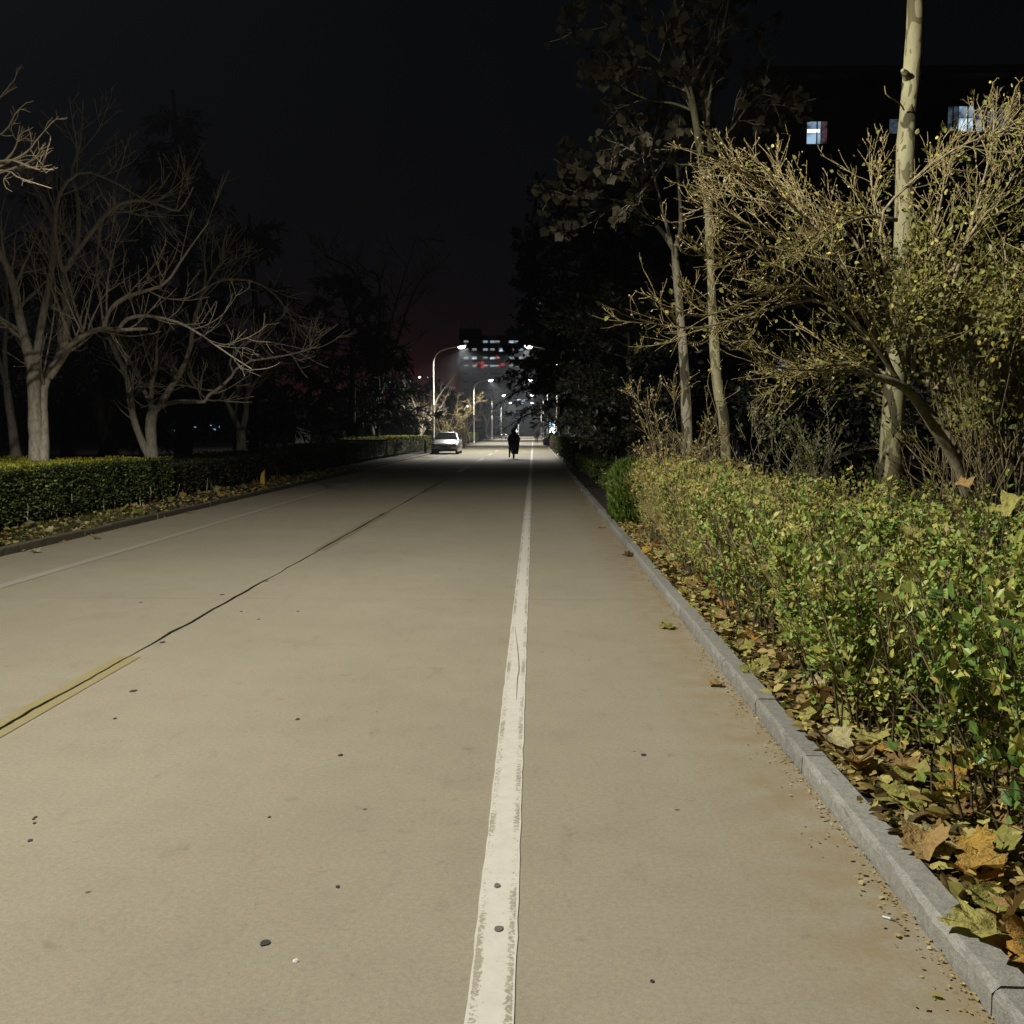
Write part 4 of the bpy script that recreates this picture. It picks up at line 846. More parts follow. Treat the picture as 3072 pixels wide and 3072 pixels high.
# ------------------------------------------------------------------ the big leaning shrub, bare twigs with buds
def big_shrub():
    g = np.random.default_rng(71); Y = 8.7; base = at(2885, 1470, Y); base[2] = .03
    Q = [([(2900, 1480), (2860, 1370), (2800, 1280), (2740, 1190), (2690, 1150), (2620, 1130)], -.5, .055, .028, 'trunk'),
         ([(2905, 1480), (2880, 1400), (2840, 1310), (2770, 1220), (2720, 1170)], .3, .062, .035, 'limb'),
         ([(2690, 1150), (2600, 1120), (2500, 1112), (2390, 1108), (2300, 1095), (2220, 1040)], -.5, .026, .008, 'limb'),
         ([(2720, 1170), (2620, 1100), (2520, 1090), (2400, 1120), (2300, 1180)], .6, .022, .006, 'limb'),
         ([(2700, 1150), (2640, 1060), (2560, 960), (2450, 900), (2330, 920), (2200, 960), (2080, 985), (1970, 972), (1915, 955)], -.9, .030, .004, 'limb'),
         ([(2640, 1060), (2520, 930), (2420, 860), (2300, 880), (2180, 930), (2090, 950), (2030, 920)], -1.1, .022, .004, 'limb'),
         ([(2690, 1140), (2600, 960), (2480, 800), (2330, 740), (2200, 770), (2130, 775), (2080, 750)], -.8, .028, .004, 'limb'),
         ([(2560, 900), (2430, 770), (2280, 690), (2190, 650), (2130, 590)], -.8, .020, .0035, 'limb'),
         ([(2680, 1120), (2560, 850), (2420, 660), (2300, 560), (2200, 500), (2120, 460)], -.7, .028, .0035, 'limb'),
         ([(2560, 850), (2470, 700), (2350, 620), (2220, 590), (2110, 600)], .4, .018, .0035, 'limb'),
         ([(2720, 1120), (2640, 880), (2560, 720), (2450, 620), (2360, 560), (2300, 500)], .3, .028, .0035, 'limb'),
         ([(2740, 1120), (2700, 860), (2650, 700), (2620, 580), (2605, 490)], .5, .025, .0035, 'limb'),
         ([(2740, 1120), (2760, 880), (2800, 700), (2830, 560), (2830, 430)], .5, .028, .0035, 'limb'),
         ([(2780, 1160), (2860, 850), (2930, 620), (2975, 440), (2985, 330)], .4, .03, .0035, 'limb'),
         ([(2720, 1120), (2640, 700), (2720, 560), (2860, 450), (2990, 400), (3090, 370)], -.7, .022, .004, 'limb'),
         ([(2760, 1100), (2880, 760), (3020, 560), (3100, 400)], -.4, .024, .004, 'limb'),
         ([(2800, 1180), (2930, 1000), (3060, 860), (3200, 700)], -.3, .03, .005, 'limb'),
         ([(2690, 660), (2600, 650), (2520, 680), (2440, 730), (2380, 790)], -.6, .024, .005, 'limb'),
         ([(3010, 700), (3020, 850), (3000, 1000)], -.9, .012, .003, 'limb'),
         ([(2600, 1110), (2660, 1030), (2700, 980), (2740, 900)], -.4, .02, .006, 'limb')]
    L = [(limb_px(p, Y, dy, 16), r0, r1, nm) for p, dy, r0, r1, nm in Q]
    root = thing('leaning_shrub', 'large leaning shrub with arching bare twigs, buds and a few yellow leaves', 'shrub', base, None)
    for path, r0, r1, nm in L:
        b = MB(); b.tubes(path, np.linspace(r0, r1, len(path)) * (1 if r0 > .04 else .72) * (1 + .06 * g.normal(size=len(path))), 8); b.build(nm, M['bark_lean'], root, True)
    K = 12; P = np.stack([smooth_path(p[::2], K) for p, *_ in L[2:]]); Rr = np.stack([np.linspace(r0, r1, K) for p, r0, r1, nm in L[2:]])
    P1, R1 = spawn(P, Rr, 26, .5, .70, g, up=.22, wob=.12, K=8, tmin=.08, rsc=.5, tip=.002, taper=.45, bias=(-.06, -.05, 0)); R1 = np.minimum(R1, .0034)
    P2, R2 = spawn(P1, R1, 4, .6, .26, g, up=.30, wob=.10, K=5, tmin=.12, rsc=.7, tip=.0015); R2 = np.minimum(R2, .0023)
    P3, R3 = spawn(P2, R2, 1, .75, .085, g, up=.3, wob=.12, K=3, rsc=.8, tip=.0018); R3 = np.minimum(R3, .0024)
    b = MB(); b.tubes(P1, R1, 5); b.tubes(P2, R2, 4); b.tubes(P3, R3, 3); b.build('crown', M['twig'], root)
    # buds at the nodes and tips
    pos, d = along(P2, 2400, g, .15); p3, d3 = P3[:, -1], unit(P3[:, -1] - P3[:, -2]); pos = np.concatenate([pos, p3]); d = np.concatenate([d, d3])
    b = MB(); leaves(b, pos, unit(d + .6 * g.normal(size=d.shape)), randunit(len(d), g), g.uniform(.011, .026, len(d)), LEAF4, LEAF4F, 1.1); tag(b.build('buds', M['bud'], root), kind='stuff')
    # leaves: thick in the lower right of the crown, a scatter elsewhere
    allP = np.concatenate([P2, P1[:, ::1][:, :5]]); pos, d = along(allP, 26000, g, .1)
    v = pos - np.array((0, 0, CAM_H)); zc = v @ np.array(_f); px = 1536 + 3072 * (v @ np.array(_r)) / zc; py = 1536 - 3072 * (v @ np.array(_u)) / zc
    low = np.interp(pos[:, 2], [1.1, 1.6, 2.7, 3.4, 4.2], [.15, 1, 1, .35, .10]) * np.interp(pos[:, 0], [1.6, 2.3, 3.0, 5], [.06, .35, 1, 1])
    k = g.random(len(pos)) < low * .46; pos, d = pos[k], d[k]; pos = pos + g.normal(0, .05, pos.shape)
    yl = g.random(len(pos)) < .30
    for nm, s_, mat in (('ivy_foliage', ~yl, 'ivy'), ('yellow_foliage', yl, 'yellow_leaf')):
        b = MB(); n = int(s_.sum()); leaves(b, pos[s_], unit(d[s_] + g.normal(0, .8, (n, 3)) + (0, 0, -.2)), unit(g.normal(size=(n, 3)) + (-.3, -.4, .5)), g.uniform(.02, .055, n), wide=1.25); tag(b.build(nm, M[mat], root), kind='stuff')
    return root
big_shrub()
def thicket(label, x, y, h, rad, n, seed, mat_l, nleaf, lsize, twig, group, name='understory_shrub', lean=(0, 0), zmin=0):
    g = np.random.default_rng(seed); root = thing(name, label, 'shrub', (x, y, .035), group)
    a = g.random(n) * 2 * math.pi; rr = rad * np.sqrt(g.random(n)); K = 7; hh = h * g.uniform(.6, 1.05, n); w = np.linspace(0, 1, K)
    P = np.stack([np.stack([x + rr * np.cos(a) * (.35 + .65 * t) + lean[0] * t * t + .04 * g.normal(size=n), y + rr * np.sin(a) * (.35 + .65 * t) + lean[1] * t * t + .04 * g.normal(size=n), .02 + hh * t], 1) for t in w], 1)
    Rr = g.uniform(.006, .016, n)[:, None] * np.linspace(1, .3, K)[None]
    b = MB(); b.tubes(P, Rr, 6); b.build('stems', M['bark_shrub'], root)
    P1, R1 = spawn(P, Rr, 8, .6, h * .33, g, up=.4, wob=.14, K=6, tmin=.2, rsc=.5, tip=.002); P2, R2 = spawn(P1, R1, 4, .6, h * .15, g, up=.35, K=4, rsc=.6, tip=.0016)
    b = MB(); b.tubes(P1, R1, 4); b.tubes(P2, R2, 3); b.build('crown', M[twig], root)
    if nleaf:
        pos, d = along(np.concatenate([P2, P1[:, -4:]]), nleaf, g, .2); pos = pos + g.normal(0, lsize * .6, pos.shape); kk = pos[:, 2] > zmin * h; pos, d = pos[kk], d[kk]; nleaf = len(pos)
        b = MB(); leaves(b, pos, unit(d + g.normal(0, .8, d.shape)), unit(g.normal(size=d.shape) + (0, -.3, .5)), lsize * g.uniform(.6, 1.3, nleaf), LEAF6, LEAF6F, 1.1); tag(b.build('foliage', M[mat_l], root), kind='stuff')
    return root
GS = 'understory shrubs behind the near hedge'
def gx(px, y): return at(px, 1290, y)[0]
thicket('bare shrub with pale buds at the foot of the darker plane tree', gx(2095, 14.2), 14.2, 2.1, .75, 12, 81, 'bud', 900, .035, 'twig', GS, lean=(-.25, 0))
thicket('tangled shrub between the forked plane tree and the pale trunk', gx(2330, 12.6), 12.6, 1.8, .9, 10, 82, 'hedge_mid', 1000, .05, 'bark_lean', GS)
thicket('leafy tangle just left of the pale plane trunk', gx(2510, 12.4), 12.4, 1.6, .85, 8, 83, 'hedge_mid', 900, .05, 'bark_shrub', GS)
thicket('sparse stems with yellow leaves at the right edge behind the hedge', gx(2960, 9.8), 9.8, 2.7, 1.0, 16, 84, 'ivy', 2600, .055, 'twig', GS, zmin=.55)
thicket('leafy climber mass beside the leaning shrub at the right edge', gx(3040, 8.6), 8.6, 3.2, .8, 12, 85, 'ivy', 2600, .055, 'twig', GS, zmin=.5)

# ------------------------------------------------------------------ dark evergreens
def cedar(label, x, y, h, rad, seed, n=46, clump=.34, group='dark cedars and conifers', name='cedar_tree', z0=.12, drop=.22, per=60, mat='needle', shape=1.0):
    g = np.random.default_rng(seed); root = thing(name, label, 'tree', (x, y, .03), group)
    b = MB(); b.tubes(smooth_path([(x, y, 0), (x + .02 * h, y, h * .5), (x, y, h)], 14), np.linspace(.026 * h, .004 * h, 14), 9); b.build('trunk', M['bark_dark'], root)
    t = np.sort(g.random(n)); z = h * (z0 + (1 - z0) * .97 * t); L = rad * ((1 - t) ** shape) * g.uniform(.6, 1.1, n) + .04 * h; a = np.arange(n) * 2.39996 + g.normal(0, .3, n); K = 8
    P = np.stack([np.stack([x + np.cos(a) * L * s, y + np.sin(a) * L * s, z + L * (.18 * s - drop * 1.9 * s * s * s)], 1) for s in np.linspace(0.02, 1, K)], 1)
    Rr = (.012 * L)[:, None] * np.linspace(1.2, .2, K)[None]
    b = MB(); b.tubes(P, Rr, 5); P1, R1 = spawn(P, Rr, 9, .95, rad * .30, g, up=-.35, wob=.1, K=4, tmin=.2, rsc=.5, tip=.006); P1[:, :, 2] = P1[:, :1, 2] + (P1[:, :, 2] - P1[:, :1, 2]) * .35 - np.linspace(0, 1, 4)[None] ** 2 * .12
    b.tubes(P1, R1, 3); tag(b.build('branches', M['bark_dark'], root), kind='stuff')
    allP = np.concatenate([P1, P[:, -4:]]); m = n * per; pos, d = along(allP, m, g, .05); pos = pos + g.normal(0, .05, pos.shape)
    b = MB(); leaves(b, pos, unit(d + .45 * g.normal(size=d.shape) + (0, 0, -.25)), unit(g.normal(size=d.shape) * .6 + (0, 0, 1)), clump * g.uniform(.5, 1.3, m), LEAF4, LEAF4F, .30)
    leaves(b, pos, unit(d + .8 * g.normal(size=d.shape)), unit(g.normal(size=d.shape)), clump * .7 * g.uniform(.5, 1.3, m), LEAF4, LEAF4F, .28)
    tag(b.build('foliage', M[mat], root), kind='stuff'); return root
cedar('tall black cedar on the right whose drooping bough tips reach over the road', 5.0, 50, 13.5, 7.0, 91, 95, .30, per=330, shape=.62, z0=.10, drop=.16)
cedar('black conifer behind the drooping cedar on the right', 7.2, 60, 17, 6.0, 92, 60, .6, per=60)
cedar('grey-green cedar lit by the far lamps past the black cedar', 4.6, 138, 9, 4.0, 93, 44, .6, per=50, z0=.16)
cedar('lamplit cedar beside the glowing light boxes', 3.9, 114, 7, 2.9, 94, 40, .5, per=50, z0=.25)
cedar('tall narrow black spruce on the left skyline', at(545, 1290, 42)[0], 42, 15.2, 3.6, 95, 70, .5, per=60, name='spruce_tree')
cedar('layered cedar with flat dark shelves on the left', at(1050, 1290, 64)[0], 64, 11.2, 5.2, 96, 40, .6, per=90, drop=.03, shape=.55, z0=.16)
cedar('low spreading cedar with a shelf reaching the first far lamp', at(1130, 1290, 69)[0], 69, 8.2, 3.4, 97, 34, .6, per=90, drop=.04, shape=.5, z0=.20)
cedar('dark cedar behind the two pale forked trees', at(760, 1290, 50)[0], 50, 12, 5, 98, 44, .6, per=70)
cedar('black conifer at the far left behind the bare trees', at(200, 1290, 46)[0], 46, 13, 5.5, 99, 50, .6, per=60)
cedar('dark conifer behind the broad trunk', at(430, 1290, 56)[0], 56, 11, 6, 100, 44, .7, per=60)
GE = 'dark broadleaf evergreens on the right'
def evergreen(label, x, y, h, rad, seed, n=9000, size=.14, base=.1):
    g = np.random.default_rng(seed); root = thing('evergreen_tree', label, 'tree', (x, y, .03), GE)
    b = MB(); b.tubes(smooth_path([(x, y, 0), (x + .1, y, h * .4), (x, y, h * .85)], 12), np.linspace(.02 * h, .004 * h, 12), 8); b.build('trunk', M['bark_dark'], root)
    n0 = 40; t = g.uniform(base + .05, .85, n0); P0 = np.stack([np.full(n0, x), np.full(n0, y), h * t], 1); a = g.random(n0) * 6.283; L = rad * np.sqrt(np.clip(1 - ((t - .45) / .6) ** 2, .1, 1)) * g.uniform(.6, 1.05, n0)
    P = np.stack([P0 + np.stack([np.cos(a) * L * s, np.sin(a) * L * s, L * (.35 * s - .1 * s * s)], 1) for s in np.linspace(0, 1, 6)], 1); Rr = .012 * rad * np.linspace(1, .3, 6)[None] * np.ones((n0, 1))
    b = MB(); b.tubes(P, Rr, 5); P1, R1 = spawn(P, Rr, 10, .7, rad * .35, g, up=.2, K=4, tip=.004); b.tubes(P1, R1, 3); b.build('branches', M['bark_dark'], root)
    pos, d = along(np.concatenate([P1, P[:, -4:]]), n, g, .3); pos = pos + g.normal(0, .07, pos.shape)
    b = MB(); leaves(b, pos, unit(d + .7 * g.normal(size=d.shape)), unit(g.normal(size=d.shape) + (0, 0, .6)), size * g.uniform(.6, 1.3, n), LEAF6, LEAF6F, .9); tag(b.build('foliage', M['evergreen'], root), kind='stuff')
evergreen('dim broadleaf evergreen left of the plane trees', gx(1880, 24), 24, 5.0, 2.2, 111, 7000, .13)
evergreen('dark evergreen behind the dome shrub', gx(1980, 28), 28, 6.5, 2.6, 112, 7000, .15)
evergreen('black evergreen mass next to the cedar', gx(1790, 38), 38, 11, 3.6, 113, 15000, .2)
evergreen('tall dark evergreen behind the plane trees', gx(2080, 34), 34, 11, 4.0, 114, 8000, .22)
evergreen('dark evergreen in front of the building with lit windows', gx(2620, 33), 33, 11.5, 2.4, 115, 6000, .2)
evergreen('dark evergreen behind the pale plane trunk', gx(2480, 24), 24, 5.5, 3.0, 116, 6000, .15)
evergreen('dark evergreen at the right edge behind the leaning shrub', gx(2960, 20), 20, 4.6, 3.0, 117, 6000, .13)

# ------------------------------------------------------------------ fallen leaves
def inst(name, me, x, y, z, s, rz, tx, ty, label, cat, group):
    o = obj(name, me); o.location = (x, y, z); o.rotation_euler = (tx, ty, rz); o.scale = (s, s, s); tag(o, label, cat, group); return o
LM = {}
for nm in ('fall_green', 'fall_orange', 'fall_brown', 'fall_pale'):
    LM[nm] = [plane_leaf_mesh('fallen_leaf', M[nm], 200 + k * 7 + len(nm), c) for k, c in enumerate((.16, .42, .75))]
desc = {'fall_green': 'yellow-green', 'fall_orange': 'orange', 'fall_brown': 'curled brown', 'fall_pale': 'pale cream'}
GFL = 'fallen plane leaves behind the right kerb'
g = np.random.default_rng(121)
def drop(k, x, y, z, s, rz=None, tilt=.22, where='among the litter behind the right kerb', group=GFL, lab=None, v=None):
    me = LM[k][g.integers(0, 3) if v is None else v]
    inst('fallen_leaf', me, x, y, z, s, g.uniform(0, 6.28) if rz is None else rz, g.normal(0, tilt), g.normal(0, tilt), lab or ('%s fallen plane leaf %s' % (desc[k], where)), 'fallen leaf', group)
kinds = ['fall_green', 'fall_orange', 'fall_brown', 'fall_pale']
for k, px, py, s, v, lab in (('fall_pale', 2835, 2540, .21, 0, 'large pale plane leaf spread flat in the litter, biggest by the near kerb'), ('fall_orange', 2905, 2620, .17, 1, 'orange plane leaf under the big pale leaf by the kerb'), ('fall_orange', 2960, 2650, .16, 1, 'golden plane leaf next to the orange one at the kerb'),
                             ('fall_green', 3000, 2720, .18, 1, 'yellow-green plane leaf leaning over the kerb edge'), ('fall_green', 2990, 2800, .19, 0, 'broad yellow-green plane leaf against the back of the near kerb'), ('fall_orange', 3080, 2860, .17, 0, 'orange plane leaf at the right edge of the picture by the kerb'),
                             ('fall_brown', 2830, 2440, .15, 2, 'brown curled leaf behind the big pale leaf'), ('fall_green', 2730, 2400, .18, 1, 'yellowish plane leaf arched over brown litter at the kerb'), ('fall_green', 2630, 2235, .19, 1, 'green plane leaf spread in the litter beyond the kerb joint'), ('fall_orange', 2600, 2310, .11, 2, 'small orange curled leaf lying on a pale leaf'),
                             ('fall_pale', 2570, 2290, .17, 0, 'pale leaf under the small orange curled one'), ('fall_brown', 2730, 2360, .14, 2, 'tan folded leaf between hedge stems and kerb')):
    p = ground(px, py, .07); drop(k, p[0], p[1], .075 + .02 * g.random(), s, lab=lab, v=v, tilt=.16)
shape_w = ('flat', 'cupped', 'tightly curled'); col_w = {'fall_green': 'yellow-green', 'fall_orange': 'orange', 'fall_brown': 'brown', 'fall_pale': 'pale cream'}
def band(y): return 'in the nearest litter' if y < 3.6 else 'by the second kerb joint' if y < 5.2 else 'by the mid hedge' if y < 8 else 'by the far hedge half' if y < 11.5 else 'near the feathery bush'
def lane(x): return 'touching the right kerb' if x < 1.52 else 'between kerb and hedge' if x < 1.70 else 'under the hedge stems'
for i in range(205):
    y = 2.4 + 12.5 * g.random() ** 1.25; x = 1.42 + .48 * g.random() ** .9 + (0 if y < 6 else -.02); k = kinds[g.choice(4, p=[.32, .16, .38, .14])]; v = int(g.integers(0, 3))
    sz = g.uniform(.10, .19); drop(k, x, y, .055 + .05 * g.random(), sz, tilt=.38, v=v, lab='%s%s %s plane leaf %s, %s' % ('small ' if sz < .13 else 'large ' if sz > .165 else '', shape_w[v], col_w[k], lane(x), band(y)))
# a few caught on the hedge top and in its face
for px, py, yy, k, lab, sz in ((3052, 1530, 5.6, 'fall_green', 'large pale yellow leaf lying on the hedge top at the right edge', .17), (2745, 1625, 4.9, 'fall_green', 'folded yellowish leaf half sunk in the hedge top', .13), (2640, 1806, 4.4, 'fall_green', 'yellow leaf caught in the face of the hedge', .11), (2215, 1405, 12.2, 'fall_brown', 'brown leaf on the far end of the hedge top', .15), (2245, 1408, 11.6, 'fall_pale', 'pale leaf beside the brown one on the far hedge top', .14), (2870, 1462, 8.0, 'fall_brown', 'tan leaf standing at the back of the hedge below the leaning shrub', .15)):
    p = at(px, py, yy); inst('caught_leaf', LM[k][2], p[0], p[1], p[2], sz, g.uniform(0, 6.28), g.uniform(.3, .7), g.normal(0, .3), lab, 'fallen leaf', 'leaves caught on the privet hedge')
# on the road by the kerb
for px, py, k, s, v, lab in ((1835, 1567, 'fall_brown', .2, 2, 'curled tan leaf on the road by the feathery bush'), (1875, 1671, 'fall_brown', .2, 2, 'dark dry leaf lying on the road touching the kerb'), (2020, 1884, 'fall_green', .15, 0, 'yellow-green leaf flat on the road beside the kerb'), (1810, 1744 - 160, 'fall_brown', .11, 1, 'small brown leaf in the gutter near the feathery bush'), (1788, 1527, 'fall_brown', .14, 1, 'little reddish leaf in the dark gutter'), (2160, 2056, 'fall_brown', .10, 1, 'crumpled leaf in the gutter against the kerb')):
    p = ground(px, py); drop(k, p[0], p[1], .012, s, lab=lab, v=v, tilt=.08, group='leaves on the road by the right kerb')
# left verge
GFLL = 'fallen leaves along the left kerb'
for i in range(85):
    y = 12.5 + 24 * g.random() ** 1.1; x = -6.92 - 1.25 * g.random(); k = kinds[g.choice(4, p=[.42, .08, .2, .30])]; v = int(g.integers(0, 3))
    drop(k, x, y, .07 + .04 * g.random(), g.uniform(.13, .22), tilt=.4, group=GFLL, v=v, lab='%s %s plane leaf %s, %s' % (shape_w[v], col_w[k], 'on the left kerb edge' if x > -7.3 else 'between kerb and left hedge' if x > -7.8 else 'tucked under the left hedge', 'before the near hedge' if y < 17 else 'by the near hedge end' if y < 24 else 'near the yellow marker post' if y < 31 else 'past the yellow marker post'))
for px, py in ((60, 1655), (95, 1660), (290, 1618), (285, 1603), (200, 1625), (560, 1540)):
    p = ground(px, py); drop('fall_pale' if px < 200 else 'fall_brown', p[0], p[1], .012, .13, tilt=.15, where='in the gutter by the left kerb', group='leaves in the left gutter')
# the bed of crumbled leaves under them, and the crumbs along the gutter
def scatter(name, x, y, z, size, mat, n, tilt=.5, wide=1.2, six=False):
    b = MB(); leaves(b, np.stack([x, y, z], 1), unit(np.column_stack([g.normal(size=(n, 2)), .25 * g.normal(size=n)])), unit(np.array((0, 0, 1.)) + tilt * g.normal(size=(n, 3))), size, LEAF6 if six else LEAF4, LEAF6F if six else LEAF4F, wide)
    return tag(b.build(name, M[mat]), kind='stuff')
n = 9000; y = 1.8 + 15 * g.random(n) ** 1.2; x = 1.375 + 1.1 * g.random(n) ** 1.3; scatter('leaf_litter', x, y, .045 + .045 * g.random(n), g.uniform(.025, .085, n), 'litter', n, six=True)
n = 3500; y = 11.5 + 30 * g.random(n) ** 1.2; x = -6.88 - 1.5 * g.random(n); scatter('leaf_litter', x, y, .045 + .04 * g.random(n), g.uniform(.04, .12, n), 'litter', n)
n = 1700; y = 2.0 + 14 * g.random(n) ** 1.3; x = X_KR - .004 - g.exponential(.035, n); scatter('leaf_crumbs', x, y, .003 + .006 * g.random(n), g.uniform(.005, .02, n) * np.where(g.random(n) < .06, 1.9, 1), 'crumb', n, .25)
n = 700; y = 11 + 22 * g.random(n); x = X_KL + .004 + g.exponential(.06, n); scatter('leaf_crumbs', x, y, .003 + .008 * g.random(n), g.uniform(.01, .04, n), 'crumb', n, .25)
n = 1600; y = 10.5 + 9 * g.random(n); x = -6.9 - 1.2 * g.random(n); b = MB(); leaves(b, np.stack([x, y, np.full(n, .03)], 1), unit(np.array((0, 0, 1.)) + .35 * g.normal(size=(n, 3))), randunit(n, g), g.uniform(.05, .14, n), LEAF4, LEAF4F, .18); tag(b.build('grass', M['grass']), kind='stuff')
# single small things on the road
o = thing('cigarette_butt', 'white cigarette butt with a dark tip on the road near the kerb', 'cigarette butt', ground(2668, 2760)); o.rotation_euler = (0, 0, R(-38))
b = MB(); b.tubes(np.array([(-.022, 0, .005), (.004, 0, .005)]), .004, 8, True); b.build('paper', M['paper'], o, world=False)
b = MB(); b.tubes(np.array([(.0045, 0, .005), (.024, 0, .0045)]), .0038, 8, True); b.build('filter', M['filter_tip'], o, world=False)
b = MB(); p = ground(886, 2885); b.poly([p + np.array(q) for q in ((-.007, -.006, .0006), (.006, -.007, .0006), (.009, .004, .004), (.001, .010, .006), (-.008, .005, .003), (0, 0, .007))], [[0, 1, 5], [1, 2, 5], [2, 3, 5], [3, 4, 5], [4, 0, 5]]); tag(b.build('paper_scrap', M['paper']), 'tiny crumpled white paper scrap on the road', 'paper scrap')
b = MB(); p = ground(2791, 2988); leaves(b, np.array([p + np.array((0, 0, .006))]), np.array([[.8, -.55, .1]]), np.array([[.1, 0, 1.]]), .035); tag(b.build('small_leaf', M['yellow_leaf']), 'single small yellow-green leaf on the road near the kerb', 'leaf')
# ------------------------------------------------------------------ buildings
def window_mesh(w, h, mat, cols=2, dep=.12, bar=.05, name='window'):
    """frame standing 6 cm proud of the wall with panes set back; faces -Y, centred on the origin"""
    b = MB(); b.box(-w / 2, w / 2, -.06, .0, -h / 2, -h / 2 + bar); b.box(-w / 2, w / 2, -.06, 0, h / 2 - bar, h / 2)
    for k in range(cols + 1):
        x = -w / 2 + (w - bar) * k / cols; b.box(x, x + bar, -.058, 0, -h / 2 + bar, h / 2 - bar)
    return b.mesh(name, M['win_frame'])
def pane_mesh(w, h, mat):
    b = MB(); b.box(-w / 2 + .02, w / 2 - .02, -.03, -.005, -h / 2 + .02, h / 2 - .02); return b.mesh('pane', M[mat])
YB = 400.0
bl = thing('apartment_building', 'tall slab block with rows of small lit windows at the end of the road', 'building', (-12, YB, 0))
x0, x1 = at(1380, 1290, YB)[0], at(1640, 1290, YB)[0]; zt = at(1400, 1012, YB)[2]
b = MB(); b.box(x0, x1, YB, YB + 14, -.06, zt); b.build('wall', M['wall_dark'], bl)
for a, c in ((1378, 1442), (1520, 1582)):
    b = MB(); b.box(at(a, 1290, YB)[0], at(c, 1290, YB)[0], YB + .8, YB + 13, zt, at(1400, 984, YB)[2]); b.build('roof_block', M['wall_dark'], bl)
b = MB(); b.box(x0 - .4, x1 + .4, YB - .35, YB, zt - .5, zt + .6); b.build('parapet', M['wall_dark'], bl)
wm = window_mesh(2.0, 1.0, None); pm = {k: pane_mesh(2.0, 1.0, k) for k in ('win_dark', 'win_cool', 'win_bright', 'win_warm')}
tube_b = MB(); tube_b.box(-.75, .75, -.045, -.032, .18, .38); tubem = tube_b.mesh('ceiling_lamp', emit('tube_light', (.85, .95, 1.0), 0.75))
lit = {0: 'w..ccw.bw...', 1: 'ww.cw.Bw.c..', 2: 'cb.wbw.c.c.w', 3: 'ww.wcw.ww.cc'}
rows = [1025.5, 1049, 1074, 1098, 1122, 1146, 1170]; colx = [1398, 1423, 1438, 1456, 1477, 1492, 1508, 1534, 1549, 1562, 1580, 1600]
for r, py in enumerate(rows):
    for c, px in enumerate(colx):
        k = lit.get(r, '............')[c]; p = at(px, py, YB)
        f = obj('window', wm, bl); f.location = Vector(p) - bl.location
        mk = {'w': 'win_warm', 'c': 'win_cool', 'b': 'win_bright', 'B': 'win_bright', '.': 'win_dark'}[k]
        if k == 'B': f.scale = (1.55, 1, 1.5)
        q = obj('pane', pm[mk], f)
        if k in 'wcb': q2 = obj('ceiling_lamp', tubem, f)
for px, py, w, h in ((1431, 1093, .35, .6), (1447.5, 1095, .55, 1.3), (1497, 1098, .3, .35), (1508, 1094, .75, .55), (1490, 1071, .3, .65), (1567, 1072, .5, .3)):
    p = at(px, py, YB); b = MB(); b.box(p[0] - w, p[0] + w, YB - .5, YB - .2, p[2] - h, p[2] + h); b.build('red_lamp', M['red_light'], bl)
YT = 470.0
tw = thing('tower_block', 'dark tower whose three stacked lights show over the right-hand cedars', 'building', (12, YT, 0)); xa = at(1611, 1290, YT)[0]
b = MB(); b.box(xa, xa + 22, YT, YT + 18, -.06, at(1600, 880, YT)[2]); b.build('wall', M['wall_dark'], tw)
for px, py, k in ((1618, 909, 'win_cool'), (1620, 926, 'win_bright'), (1621, 950, 'win_bright'), (1624, 975, 'win_dark'), (1640, 926, 'win_dark'), (1640, 909, 'win_dark')):
    p = at(px, py, YT); f = obj('window', wm, tw); f.location = Vector(p) - tw.location; f.scale = (.6, 1, .9); obj('pane', pm[k], f)
# five-storey block on the right, three rooms lit on the top floor
YR = 45.0; rb = thing('campus_building', 'dark building on the right with blue-lit curtained rooms on its top floor', 'building', (22, YR, 0))
xa = at(2300, 1290, YR)[0]; zr = at(2900, 242, YR)[2]
b = MB(); b.box(xa, xa + 30, YR, YR + 14, -.06, zr); b.build('wall', M['wall_side'], rb)
b = MB(); b.box(xa - .6, xa + 30.6, YR - .9, YR + 14.6, zr, zr + .35); b.build('roof', M['wall_side'], rb)
def lit_room(px0, px1, py0, py1, panes, cols):
    a, c = at(px0, py0, YR), at(px1, py1, YR); w, h = c[0] - a[0], a[2] - c[2]; f = obj('window', window_mesh(w, h, None, cols), rb); f.location = Vector(((a[0] + c[0]) / 2, YR, (a[2] + c[2]) / 2)) - rb.location
    for u0, u1, v0, v1, mk in panes:
        bb = MB(); bb.box(-w / 2 + u0 * w + .02, -w / 2 + u1 * w - .02, -.03, -.006, -h / 2 + v0 * h + .02, -h / 2 + v1 * h - .02); bb.build('pane', M[mk], f, world=False)
    return f, w, h
f, w, h = lit_room(2417, 2483, 362, 436, ((0, .68, 0, 1, 'win_near'), (.68, 1, 0, 1, 'curtain_red')), 2)
bb = MB(); bb.box(-w * .42, w * .12, -.05, -.031, .02, .14); bb.build('ceiling_lamp', M['white_light'], f, world=False)
f, w, h = lit_room(2768, 3036, 317, 398, ((0, .28, 0, 1, 'win_dark'), (.28, .40, 0, 1, 'curtain'), (.40, .565, .55, 1, 'win_near'), (.40, .565, 0, .55, 'win_room'), (.595, .69, .5, 1, 'curtain'), (.595, .69, 0, .5, 'win_near'), (.72, .985, 0, 1, 'curtain')), 6)
lit_room(2630, 2700, 355, 405, ((0, .5, 0, 1, 'win_dark'), (.5, 1, 0, 1, 'curtain')), 2)
for px in (2420, 2540, 2660, 2780, 2900, 3020):
    for py in (600, 840, 1060): lit_room(px, px + 66, py, py + 78, ((0, 1, 0, 1, 'win_dark'),), 2)
